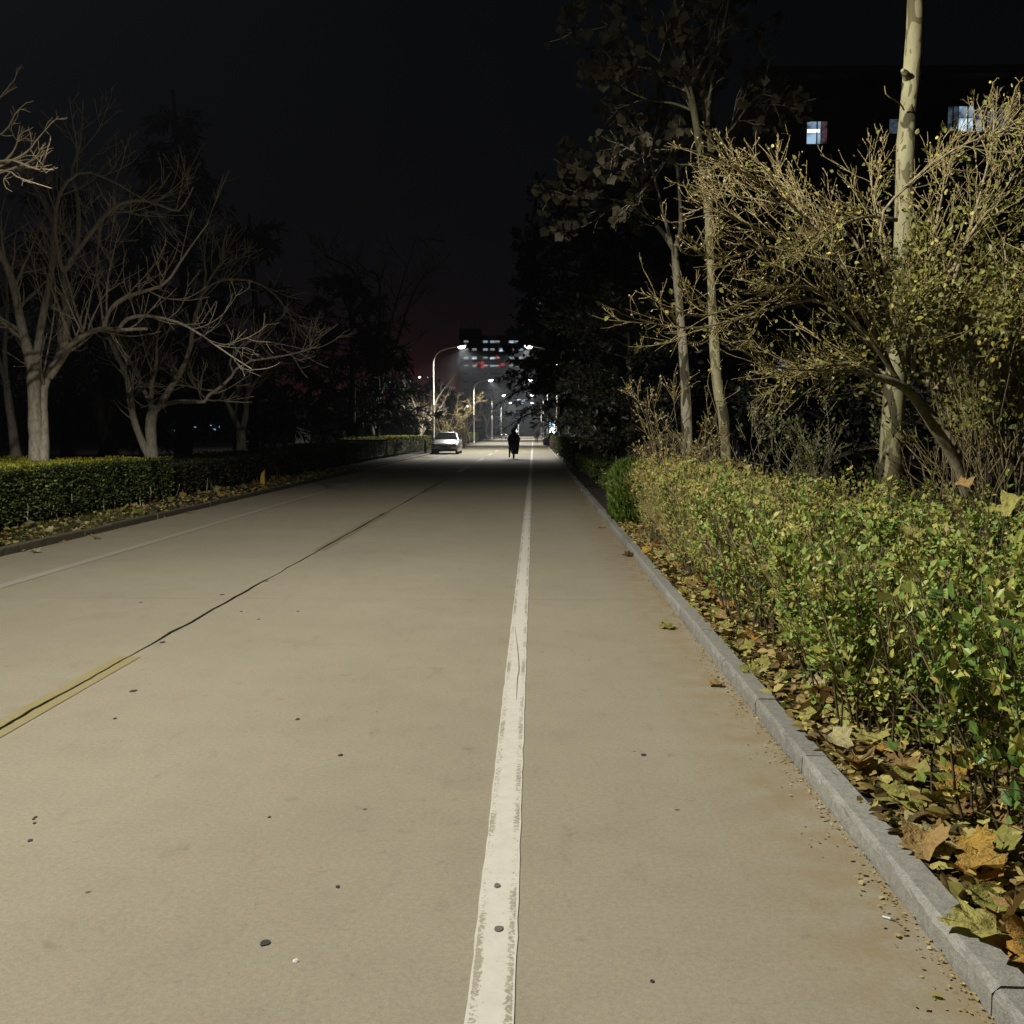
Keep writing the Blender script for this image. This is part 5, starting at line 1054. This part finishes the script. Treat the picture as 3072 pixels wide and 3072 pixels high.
p = at(2195, 1096, YR); bb = MB(); f = obj('window', window_mesh(.9, .5, None, 1), rb); f.location = Vector((xa + .5, YR, p[2])) - rb.location; bb.box(-.42, .42, -.03, -.006, -.2, .2); bb.build('pane', M['win_near'], f, world=False)
# low pavilion far off on the left with a few blue lights
YP = 120.0; pv = thing('pavilion', 'low dark building far left under the trees with small blue lights', 'building', (-42, YP, 0)); b = MB(); b.box(-62, -28, YP, YP + 8, -.06, 4.6); b.build('wall', M['wall_dark'], pv); b = MB(); b.box(-62.5, -27.5, YP - .8, YP + 8.5, 4.6, 4.9); b.build('roof', M['wall_dark'], pv)
for px, py, w, h in ((532, 1281, 3, 7), (527, 1290, 7, 2), (585, 1281, 3, 2), (632, 1278, 2.5, 2.5), (642, 1288, 6, 2), (655, 1282, 4, 4)):
    a, c = at(px - w, py - h, YP), at(px + w, py + h, YP); b = MB(); b.box(a[0], c[0], YP - .12, YP, c[2], a[2]); b.build('window', M['far_blue'], pv)
# dark wood closing the view beyond the crossroad
g = np.random.default_rng(131); n = 16000; xx = g.uniform(-190, 150, n); hz = 15 + 2.5 * np.sin(xx * .11) + 1.6 * np.sin(xx * .37 + 1) + 1.0 * np.sin(xx * .9) - 3.0 * np.exp(-((xx + 2) / 16) ** 2)
zz = hz * (1 - g.random(n) ** 1.6 * .98); b = MB(); leaves(b, np.stack([xx, 338 + 7 * g.random(n), zz], 1), randunit(n, g), randunit(n, g), g.uniform(.9, 2.4, n), LEAF4, LEAF4F, 1.3)
b.box(-190, 150, 345, 347, -.1, 11.0); tag(b.build('far_woods', M['evergreen']), kind='stuff')

# ------------------------------------------------------------------ silver car parked facing the camera
def make_car(x, y):
    root = thing('parked_car', 'silver saloon car parked at the left kerb facing the camera', 'car', (x, y, 0), None)   # local: nose towards -Y
    hw = .89
    # lower body: cross-sections from nose to tail: (y, half width at sill, half width at shoulder, z of sill, z of shoulder, z of deck centre)
    S = [(-2.30, .60, .58, .36, .52, .54), (-2.24, .76, .76, .24, .60, .63), (-2.05, .86, .84, .20, .68, .74), (-1.60, .90, .88, .19, .80, .88), (-1.05, .91, .89, .19, .88, .97), (-.60, .91, .90, .19, .92, .99), (.4, .91, .90, .19, .94, .96), (1.2, .91, .90, .19, .96, .98), (1.75, .90, .87, .22, .97, 1.03), (2.15, .84, .80, .30, .95, 1.02), (2.32, .68, .66, .40, .80, .86)]
    v = []
    for yy, wb, ws, z0, z1, zc in S: v += [(-wb, yy, z0), (-wb - .02, yy, (z0 + z1) / 2), (-ws, yy, z1), (-ws * .72, yy, z1 + (zc - z1) * .75), (0, yy, zc), (ws * .72, yy, z1 + (zc - z1) * .75), (ws, yy, z1), (wb + .02, yy, (z0 + z1) / 2), (wb, yy, z0)]
    m = 9; ns = len(S); b = MB(); b.add(v, [(i * m + k, (i + 1) * m + k, (i + 1) * m + k + 1, i * m + k + 1) for i in range(ns - 1) for k in range(m - 1)]); b.poly(v[:m], [list(range(m))]); b.poly(v[-m:], [list(range(m))[::-1]]); b.poly([q for s in S for q in ((-s[1], s[0], s[3]), (s[1], s[0], s[3]))], [[2 * i, 2 * i + 1, 2 * i + 3, 2 * i + 2] for i in range(ns - 1)])
    body = b.build('body', M['car_paint'], root, True, world=False)
    # cabin: pillars and roof in paint, panes set 4 mm proud
    C = [(-.78, .80, .96), (.02, .60, 1.42), (.40, .60, 1.455), (1.0, .58, 1.43), (1.85, .70, 1.02)]; C2 = [(-.78, .86, .95), (.02, .66, 1.385), (.40, .665, 1.41), (1.0, .64, 1.385), (1.85, .78, 1.0)]
    v = []
    for (yy, w1, z1), (_, w2, z2) in zip(C, C2): v += [(-w2 - (.2 if 0 < 1 and z2 > 1.2 else .01), yy, .94), (-w2, yy, z2), (-w1 * .8, yy, z1 + .012), (0, yy, z1 + .025), (w1 * .8, yy, z1 + .012), (w2, yy, z2), (w2 + (.2 if z2 > 1.2 else .01), yy, .94)]
    m = 7; b = MB(); b.add(v, [(i * m + k, (i + 1) * m + k, (i + 1) * m + k + 1, i * m + k + 1) for i in range(len(C) - 1) for k in range(m - 1)]); b.build('roof', M['car_paint'], root, True, world=False)
    def pane(nm, q, lift=.008):
        q = np.array(q, float); nn = np.cross(q[1] - q[0], q[2] - q[0]); nn /= np.linalg.norm(nn); b = MB(); b.add(np.concatenate([q + nn * lift, q - nn * .004]), [(0, 1, 2, 3), (0, 4, 5, 1), (1, 5, 6, 2), (2, 6, 7, 3), (3, 7, 4, 0)]); return b.build(nm, M['car_glass'], root, world=False)
    pane('windscreen', [(-.76, -.72, 1.0), (.76, -.72, 1.0), (.56, -.02, 1.405), (-.56, -.02, 1.405)], .035)
    pane('rear_window', [(.60, 1.70, 1.10), (-.60, 1.70, 1.10), (-.50, 1.06, 1.41), (.50, 1.06, 1.41)], .035)
    for s in (-1, 1):
        for ya, yb, za, zb in ((-.45, .46, 1.22, 1.39), (.54, 1.35, 1.39, 1.28)):
            q = [(s * .868, ya, .97), (s * .868, yb, .97), (s * (.70 if zb > 1.3 else .745), yb, zb - .02), (s * (.76 if za < 1.3 else .70), ya + (.25 if za < 1.3 else 0), za)]
            pane('side_window', q if s > 0 else q[::-1], .02)
        b = MB(); b.box(s * .93 - .09, s * .93 + .09, -.62, -.50, .98, 1.10, .02); b.build('wing_mirror', M['car_paint'], root, world=False)
        b = MB(); b.add([(s * .84, -2.06, .62), (s * .56, -2.265, .60), (s * .58, -2.25, .69), (s * .86, -1.92, .75), (s * .80, -2.0, .62), (s * .54, -2.2, .60), (s * .56, -2.2, .69), (s * .82, -1.88, .75)], [(0, 1, 2, 3), (0, 4, 5, 1), (1, 5, 6, 2), (2, 6, 7, 3), (3, 7, 4, 0)]); b.build('headlight', M['chrome'], root, world=False)
        for wy in (-1.38, 1.36):
            b = MB(); pr = [(.17, -.10), (.30, -.105), (.325, -.06), (.325, .06), (.30, .105), (.17, .10)]; a = np.arange(20) * 2 * math.pi / 20
            v = [(s * .80 + hx, wy + r * math.cos(t), .325 + r * math.sin(t)) for r, hx in pr for t in a]; b.add(v, [(k * 20 + i, k * 20 + (i + 1) % 20, (k + 1) * 20 + (i + 1) % 20, (k + 1) * 20 + i) for k in range(5) for i in range(20)]); wh = b.build('wheel', M['rubber'], root, True, world=False)
            b = MB(); c = s * .80 + s * .085; v = [(c, wy + .2 * math.cos(t), .325 + .2 * math.sin(t)) for t in a] + [(c + s * .02, wy, .325)]; b.add(v, [(i, (i + 1) % 20, 20) for i in range(20)]); b.build('rim', M['chrome'], wh, world=False)
            b = MB(); b.add([(s * .932, wy + .37 * math.cos(t), .325 + .37 * math.sin(t)) for t in a[:11]] + [(s * .932, wy + .33 * math.cos(t), .325 + .33 * math.sin(t)) for t in a[:11]], [(i, i + 1, 12 + i, 11 + i) for i in range(10)]); b.build('wheel_arch', M['black'], root, world=False)
    b = MB(); b.add([(-.50, -2.315, .60), (.50, -2.315, .60), (.42, -2.33, .36), (-.42, -2.33, .36), (-.5, -2.28, .6), (.5, -2.28, .6), (.42, -2.28, .36), (-.42, -2.28, .36)], [(0, 3, 2, 1), (0, 1, 5, 4), (1, 2, 6, 5), (2, 3, 7, 6), (3, 0, 4, 7)]); gr = b.build('grille', M['black'], root, world=False)
    for k in range(5): b = MB(); z = .40 + .045 * k; b.box(-.44, .44, -2.338, -2.331, z, z + .012); b.build('slat', M['chrome'], gr, world=False)
    b = MB(); b.box(-.84, .84, -2.30, -2.18, .20, .33, .02); b.build('bumper', M['black'], root, world=False)
    b = MB(); b.box(-.22, .22, -2.352, -2.339, .43, .55); b.build('number_plate', M['black'], root, world=False)
    for s in (-1, 1): b = MB(); b.box(s * .62 - .13, s * .62 + .13, 2.24, 2.30, .74, .86); b.build('tail_light', M['red_light'] if False else M['black'], root, world=False)
    return root
make_car(at(1341, 1290, 69.7)[0], 69.7)

# ------------------------------------------------------------------ people
def skin_body(name, J, E, mat, parent, sub=2):
    """J: {joint: (x, y, z, radius)}; one continuous surface grown over the joints"""
    me = bpy.data.meshes.new(name); names = list(J); me.from_pydata([J[k][:3] for k in names], [(names.index(a), names.index(c)) for a, c in E], []); me.materials.append(mat)
    o = obj(name, me, parent); s = o.modifiers.new('skin', 'SKIN'); s.use_smooth_shade = True
    for i, k in enumerate(names):
        r = J[k][3]; me.skin_vertices[0].data[i].radius = (r, r) if not isinstance(r, tuple) else r; me.skin_vertices[0].data[i].use_root = (k == 'pelvis')
    q = o.modifiers.new('smooth', 'SUBSURF'); q.levels = 1; q.render_levels = sub; return o
def add_hand(J, E, wrist, side, down, fwd):
    w = np.array(J[wrist][:3]); d = unit(np.array(down, float)); f_ = unit(np.array(fwd, float)); s = np.cross(d, f_)
    J[wrist + 'palm'] = tuple(w + d * .065) + (.026,); E.append((wrist, wrist + 'palm'))
    for k, (o_, L) in enumerate(((-.030, .070), (-.010, .080), (.010, .075), (.029, .058))):
        a = w + d * .10 + f_ * o_; c = a + d * L * .55 + s * .012 * side; e = c + d * L * .4 + s * .022 * side
        for nm, p in (('a', a), ('c', c), ('e', e)): J['%sf%d%s' % (wrist, k, nm)] = tuple(p) + (.009,)
        E += [(wrist + 'palm', '%sf%da' % (wrist, k)), ('%sf%da' % (wrist, k), '%sf%dc' % (wrist, k)), ('%sf%dc' % (wrist, k), '%sf%de' % (wrist, k))]
    a = w + d * .045 + f_ * -.036; c = a + d * .03 + f_ * -.02; J[wrist + 't1'] = tuple(a) + (.010,); J[wrist + 't2'] = tuple(c) + (.009,); E += [(wrist + 'palm', wrist + 't1'), (wrist + 't1', wrist + 't2')]
def head_mesh(cx, cy, cz, face=1, s=1.0):
    """head with brow, nose, mouth, chin and ears; face = +1 looks to +Y"""
    b = MB(); prof = [(0, -.118, .03), (.035, -.112, .05), (.055, -.085, .04), (.066, -.045, .02), (.074, 0, .006), (.078, .04, 0), (.072, .08, -.006), (.052, .108, -.01), (.012, .122, -.012)]; a = np.arange(16) * 2 * math.pi / 16; v = []
    for r, z, off in prof:
        for t in a:
            x = r * math.cos(t); y = r * 1.2 * math.sin(t)
            if math.sin(t) > .95 and -.05 < z < .01: y += .016 if z < 0 else .004          # nose
            if .5 < math.sin(t) < .98 and abs(z - .02) < .03: y -= .006                     # eye sockets
            if math.sin(t) > .8 and abs(z + .085) < .01: y += .004                          # lips
            v.append((cx + s * x, cy + face * s * (y + off), cz + s * z))
    b.add(v, [(k * 16 + i, k * 16 + (i + 1) % 16, (k + 1) * 16 + (i + 1) % 16, (k + 1) * 16 + i) for k in range(8) for i in range(16)])
    for sd in (-1, 1):
        e = [(cx + sd * s * (.078 + .012 * (k % 2)), cy + face * s * .022 * math.cos(k * 1.05), cz + s * .032 * math.sin(k * 1.05)) for k in range(6)]; b.poly(e, [[0, 1, 2, 3, 4, 5]])
    return b
def cloth(prof, parent, name, mat, n=20, wob=.03, seed=1):
    """garment lofted over rings (cx, cy, z, rx, ry) with soft folds"""
    g = np.random.default_rng(seed); ph = g.random(4) * 6.28; a = np.arange(n) * 2 * math.pi / n; v = []
    for k, (cx, cy, z, rx, ry) in enumerate(prof):
        w = 1 + wob * (1 - k / len(prof)) * (np.sin(5 * a + ph[0]) + .6 * np.sin(8 * a + ph[1] + k * .4)); v += [(cx + rx * w_ * math.cos(t), cy + ry * w_ * math.sin(t), z) for t, w_ in zip(a, w)]
    b = MB(); b.add(v, [(k * n + i, k * n + (i + 1) % n, (k + 1) * n + (i + 1) % n, (k + 1) * n + i) for k in range(len(prof) - 1) for i in range(n)]); return b.build(name, mat, parent, True, world=False)
XR, YRd = at(1541, 1290, 57.0)[0], 57.0
pr = thing('person', 'person in a long black coat and hood riding a scooter away down the road', 'person', (XR, YRd, 0))
J = dict(pelvis=(0, 0, .80, .15), spine=(0, .03, 1.0, .14), chest=(0, .08, 1.22, .17), neck=(0, .12, 1.40, .06), headc=(0, .15, 1.50, .085),
         shl=(-.19, .10, 1.32, .07), ell=(-.33, .22, 1.10, .05), wrl=(-.30, .46, 1.02, .032), shr=(.19, .10, 1.32, .07), elr=(.33, .22, 1.10, .05), wrr=(.30, .46, 1.02, .032),
         hpl=(-.12, .03, .78, .105), knl=(-.22, .36, .66, .075), anl=(-.24, .18, .14, .045), tol=(-.25, .32, .09, .038), hpr=(.12, .03, .78, .105), knr=(.17, .38, .70, .075), anr=(.14, .34, .36, .045), tor=(.14, .50, .33, .038))
E = [('pelvis', 'spine'), ('spine', 'chest'), ('chest', 'neck'), ('neck', 'headc'), ('chest', 'shl'), ('shl', 'ell'), ('ell', 'wrl'), ('chest', 'shr'), ('shr', 'elr'), ('elr', 'wrr'), ('pelvis', 'hpl'), ('hpl', 'knl'), ('knl', 'anl'), ('anl', 'tol'), ('pelvis', 'hpr'), ('hpr', 'knr'), ('knr', 'anr'), ('anr', 'tor')]
add_hand(J, E, 'wrl', -1, (0, .9, -.3), (1, 0, 0)); add_hand(J, E, 'wrr', 1, (0, .9, -.3), (-1, 0, 0))
skin_body('body', J, E, M['coat'], pr)
cloth([(.07, .0, .26, .17, .28), (.06, 0, .42, .20, .29), (.03, 0, .66, .27, .29), (0, .0, .82, .315, .25), (0, .04, 1.02, .33, .22), (0, .08, 1.20, .315, .20), (0, .10, 1.33, .265, .16), (0, .12, 1.41, .11, .10)], pr, 'coat', M['coat'], seed=2)
head_mesh(0, .16, 1.53).build('head', M['skin'], pr, True, world=False)
cloth([(0, .10, 1.38, .14, .13), (0, .11, 1.46, .135, .14), (0, .125, 1.56, .118, .135), (0, .13, 1.63, .085, .10), (0, .13, 1.665, .02, .02)], pr, 'hood', M['coat'], wob=.01, seed=3)
# the scooter under the rider
def scooter(name, label, cat, loc, rotz, body_mat, light, group=None):
    r = thing(name, label, cat, loc, group, rotz)
    for wy in (-.52, .62):
        b = MB(); a = np.arange(18) * 2 * math.pi / 18; t2 = np.arange(8) * 2 * math.pi / 8; v = [((.04) * math.sin(q), wy + (.18 + .04 * math.cos(q)) * math.cos(t), .22 + (.18 + .04 * math.cos(q)) * math.sin(t)) for t in a for q in t2]
        b.add(v, [(i * 8 + k, ((i + 1) % 18) * 8 + k, ((i + 1) % 18) * 8 + (k + 1) % 8, i * 8 + (k + 1) % 8) for i in range(18) for k in range(8)]); wh = b.build('wheel', M['rubber'], r, True, world=False)
        b = MB(); b.add([(sx_, wy + .14 * math.cos(t), .22 + .14 * math.sin(t)) for sx_ in (-.02, .02) for t in a], [(i, (i + 1) % 18, 18 + (i + 1) % 18, 18 + i) for i in range(18)]); b.poly([(.021, wy + .14 * math.cos(t), .22 + .14 * math.sin(t)) for t in a], [list(range(18))]); b.build('rim', M['chrome'], wh, world=False)
    def loft(nm, secs, mat):
        v = []
        for y_, z_, hw_, hz_ in secs: v += [(-hw_, y_, z_ - hz_), (-hw_, y_, z_ + hz_ * .5), (-hw_ * .6, y_, z_ + hz_), (hw_ * .6, y_, z_ + hz_), (hw_, y_, z_ + hz_ * .5), (hw_, y_, z_ - hz_)]
        b = MB(); n = len(secs); b.add(v, [(i * 6 + k, i * 6 + (k + 1) % 6, (i + 1) * 6 + (k + 1) % 6, (i + 1) * 6 + k) for i in range(n - 1) for k in range(6)]); b.poly(v[:6], [[0, 1, 2, 3, 4, 5]]); b.poly(v[-6:], [[5, 4, 3, 2, 1, 0]]); return b.build(nm, mat, r, world=False)
    loft('body', [(-.72, .56, .06, .05), (-.55, .56, .12, .12), (-.2, .50, .13, .15), (.02, .34, .12, .06), (.3, .30, .13, .04), (.42, .40, .12, .10)], body_mat)
    loft('seat', [(-.62, .74, .10, .04), (-.3, .74, .13, .045), (.02, .72, .09, .04)], M['black'])
    loft('leg_shield', [(.40, .55, .16, .24), (.46, .62, .17, .27), (.52, .70, .10, .22)], body_mat)
    b = MB(); b.tubes(np.array([(0, .62, .22), (0, .55, .5), (0, .47, .95)]), .028, 8); b.build('fork', M['chrome'], r, True, world=False)
    b = MB(); b.tubes(smooth_path([(-.34, .36, 1.0), (-.12, .45, .99), (.12, .45, .99), (.34, .36, 1.0)], 10), .015, 8, True); hb = b.build('handlebar', M['black'], r, True, world=False)
    for s in (-1, 1): b = MB(); b.tubes(np.array([(s * .24, .42, 1.0), (s * .30, .44, 1.14)]), .006, 6); b.box(s * .31 - .05, s * .31 + .05, .435, .45, 1.13, 1.20); b.build('mirror', M['black'], hb, world=False)
    b = MB(); b.add([(.07 * math.cos(t), .53, .84 + .07 * math.sin(t)) for t in np.arange(12) * .5236] + [(.0, .56, .84)], [(i, (i + 1) % 12, 12) for i in range(12)]); b.build('headlight', M['white_light'] if light else M['chrome'], r, world=False)
    return r
scooter('electric_scooter', 'dark electric scooter carrying the rider in the long coat', 'scooter', (XR, YRd + .05, 0), 0, M['black'], False)
GSC = 'white scooters parked at the far left kerb'
scooter('electric_scooter', 'white parked scooter below the farthest left lamp pole, its light facing the camera', 'scooter', (at(1505, 1290, 172)[0], 172, 0), math.pi, M['white_enamel'], True, GSC)
scooter('electric_scooter', 'white parked scooter, second from the farthest left lamp pole', 'scooter', (at(1520, 1290, 178)[0], 178, 0), math.pi * .92, M['white_enamel'], True, GSC)
# the walker
XW, YW = at(1610.5, 1290, 124.0)[0], 124.0
pw = thing('person', 'person in dark clothes walking on the right of the white line', 'person', (XW, YW, 0))
J = dict(pelvis=(0, 0, .92, .13), spine=(0, .01, 1.08, .125), chest=(0, .02, 1.28, .15), neck=(0, .03, 1.45, .055), headc=(0, .04, 1.54, .08), shl=(-.18, .02, 1.38, .06), ell=(-.25, -.03, 1.12, .045), wrl=(-.25, .06, .90, .03), shr=(.18, .02, 1.38, .06), elr=(.25, -.03, 1.12, .045), wrr=(.25, .08, .90, .03),
         hpl=(-.09, 0, .88, .095), knl=(-.10, .08, .48, .065), anl=(-.10, -.02, .09, .042), tol=(-.11, .11, .05, .036), hpr=(.09, 0, .88, .095), knr=(.10, .02, .48, .065), anr=(.10, -.16, .11, .042), tor=(.11, -.04, .05, .036))
E = [('pelvis', 'spine'), ('spine', 'chest'), ('chest', 'neck'), ('neck', 'headc'), ('chest', 'shl'), ('shl', 'ell'), ('ell', 'wrl'), ('chest', 'shr'), ('shr', 'elr'), ('elr', 'wrr'), ('pelvis', 'hpl'), ('hpl', 'knl'), ('knl', 'anl'), ('anl', 'tol'), ('pelvis', 'hpr'), ('hpr', 'knr'), ('knr', 'anr'), ('anr', 'tor')]
add_hand(J, E, 'wrl', -1, (0, .1, -1), (0, 1, 0)); add_hand(J, E, 'wrr', 1, (0, .1, -1), (0, 1, 0))
skin_body('body', J, E, M['trousers'], pw)
cloth([(0, 0, .78, .21, .17), (0, 0, .95, .215, .165), (0, .01, 1.15, .215, .155), (0, .02, 1.33, .22, .145), (0, .02, 1.42, .16, .11), (0, .03, 1.48, .07, .07)], pw, 'jacket', M['coat'], seed=5)
head_mesh(0, .045, 1.59).build('head', M['skin'], pw, True, world=False)
cloth([(0, .02, 1.52, .085, .10), (0, .02, 1.62, .088, .105), (0, .03, 1.69, .065, .08), (0, .03, 1.72, .02, .02)], pw, 'hair', M['hair'], wob=.01, seed=6)

# ------------------------------------------------------------------ light boxes, signs, posts
bx = thing('light_box', 'row of glowing blue-white light boxes at the right kerb in the distance', 'light box', (at(1650, 1290, 112)[0] + .25, 112, 0))
b = MB(); b.box(bx.location.x - .34, bx.location.x + .34, 111.96, 112.3, 2.62, 2.78); b.box(bx.location.x - .32, bx.location.x + .32, 112.05, 112.25, .03, .3); b.build('frame', M['black'], bx)
for k in range(3):
    c = bx.location.x - .21 + .21 * k; b = MB(); b.box(c - .075, c + .075, 112.0, 112.12, .75, 2.05, .01); pn = b.build('panel', M['blue_box'], bx)
    b = MB(); b.lathe([(.001, 2.12), (.07, 2.18), (.085, 2.3), (.06, 2.44), (.001, 2.5)], 10, c, 112.06); b.build('lamp', M['blue_box'], bx)
    b = MB(); b.box(c - .09, c + .09, 112.121, 112.2, .3, 2.62); b.build('backing', M['black'], pn)
ld = bpy.data.lights.new('light_box_glow', 'AREA'); ld.shape = 'RECTANGLE'; ld.size = .7; ld.size_y = 1.5; ld.energy = 700; ld.color = (.55, .8, 1.0); lo = bpy.data.objects.new('light_box_glow', ld); COL.objects.link(lo); lo.location = (bx.location.x - .05, 111.9, 1.6); lo.rotation_euler = (R(70), 0, R(-38))
sg = thing('road_sign', 'small white rectangular sign on a pole beyond the rider', 'sign', (at(1555.5, 1290, 240)[0], 240, 0))
b = MB(); b.lathe([(.05, 0), (.05, 3.3)], 10, sg.location.x, 240); b.build('pole', M['steel'], sg); p0, p1 = at(1552, 1269, 239.9), at(1559, 1274, 239.9); b = MB(); b.box(p0[0], p1[0], 239.88, 239.92, p1[2], p0[2]); b.build('panel', emit('sign_panel', (.7, .78, .95), .45), sg)
b = MB(); b.box(-1, 1, -1, 1, -1, 1)
bi = thing('billboard', 'bright bluish lit window of a low building seen past the cedar tips', 'building', (at(1563, 1290, 334)[0], 334, 0)); b = MB(); cx = bi.location.x; b.box(cx - 4.5, cx + 6, 334, 337, -.06, 13); b.build('wall', M['wall_dark'], bi)
p0, p1 = at(1551, 1197.5, 333.9), at(1575, 1203, 333.9); b = MB(); b.box(p0[0], p1[0], 333.85, 333.98, p1[2], p0[2]); b.build('window', M['win_bright'], bi); p0, p1 = at(1563, 1203.5, 333.9), at(1575, 1211, 333.9); b = MB(); b.box(p0[0], p1[0], 333.85, 333.98, p1[2], p0[2]); b.build('window', M['win_bright'], bi)
# globe lamp cluster behind the rider, and two little lights among the left trees
def small_light(label, px, py, y, r, mat, name='garden_lamp', group='small lights among the trees'):
    p = at(px, py, y); o = thing(name, label, 'lamp', (p[0], y, .03), group); b = MB(); b.lathe([(.05, 0), (.035, p[2] - r)], 8, p[0], y); b.build('pole', M['black'], o)
    b = MB(); b.lathe([(.001, p[2] - r), (r * .7, p[2] - r * .7), (r, p[2]), (r * .7, p[2] + r * .7), (.001, p[2] + r)], 12, p[0], y); b.build('globe', M[mat], o, True)
small_light('pair of white globes just right of the rider, upper one', 1548, 1289, 196, .16, 'white_light'); small_light('white globe just right of the rider, lower one', 1550, 1294, 194, .16, 'white_light')
small_light('bright white globe lamp between the first and second left lamp poles', 1402.5, 1219, 140, .17, 'white_light'); small_light('tiny white light left of the first far lamp pole', 1258.5, 1132, 96, .10, 'white_light'); small_light('faint light just right of the tiny white one', 1283, 1132, 98, .05, 'far_blue')
# yellow marker post with a broken top
p = ground(789, 1461); yp = thing('marker_post', 'short yellow marker post with a broken slanted top by the left hedge', 'post', (p[0], p[1], .03))
b = MB(); v = [(p[0] + x, p[1] + y, z) for x, y, z in ((-.06, -.05, .03), (.06, -.05, .03), (.06, .05, .03), (-.06, .05, .03), (-.055, -.05, .28), (.06, -.05, .50), (.06, .05, .52), (-.055, .05, .31), (-.02, -.05, .40), (-.02, .05, .43), (.02, -.05, .41), (.02, .05, .45))]
b.poly(v, [[0, 1, 5, 10, 8, 4], [3, 7, 9, 11, 6, 2], [1, 2, 6, 5], [0, 4, 7, 3], [4, 8, 9, 7], [8, 10, 11, 9], [10, 5, 6, 11], [0, 3, 2, 1]]); b.build('post', M['yellow_post'], yp)
p = at(855, 1322, 44); o = thing('marker_stone', 'small pale pointed marker stone behind the long dark hedge', 'stone', (p[0], 44, .03)); b = MB(); b.lathe([(.13, .03), (.12, .9), (.08, 1.12), (.0, 1.3)], 6, p[0], 44); b.build('stone', plain('stone', (.35, .34, .31), .8, 0, .15, 8), o)
p = ground(1293, 1352); o = thing('bollard', 'small black bollard at the hedge beside the parked car', 'bollard', (-7.5, 71, .03)); b = MB(); b.lathe([(.09, .03), (.08, .8), (.1, .82), (.1, .9), (.0, .95)], 12, -7.5, 71); b.build('post', M['black'], o)
# ------------------------------------------------------------------ thin night haze
hm = bpy.data.materials.new('haze'); hm.use_nodes = True; hn, hl = hm.node_tree.nodes, hm.node_tree.links; hn.clear()
ho = hn.new('ShaderNodeOutputMaterial'); pv_ = hn.new('ShaderNodeVolumePrincipled'); pv_.inputs['Color'].default_value = (.80, .88, 1.0, 1); pv_.inputs['Density'].default_value = HAZE; pv_.inputs['Anisotropy'].default_value = 0.78
hl.new(pv_.outputs[0], ho.inputs['Volume'])
b = MB(); b.box(-720, 720, -70, 1320, -1.4, 82); hz_o = tag(b.build('haze', hm), kind='stuff')
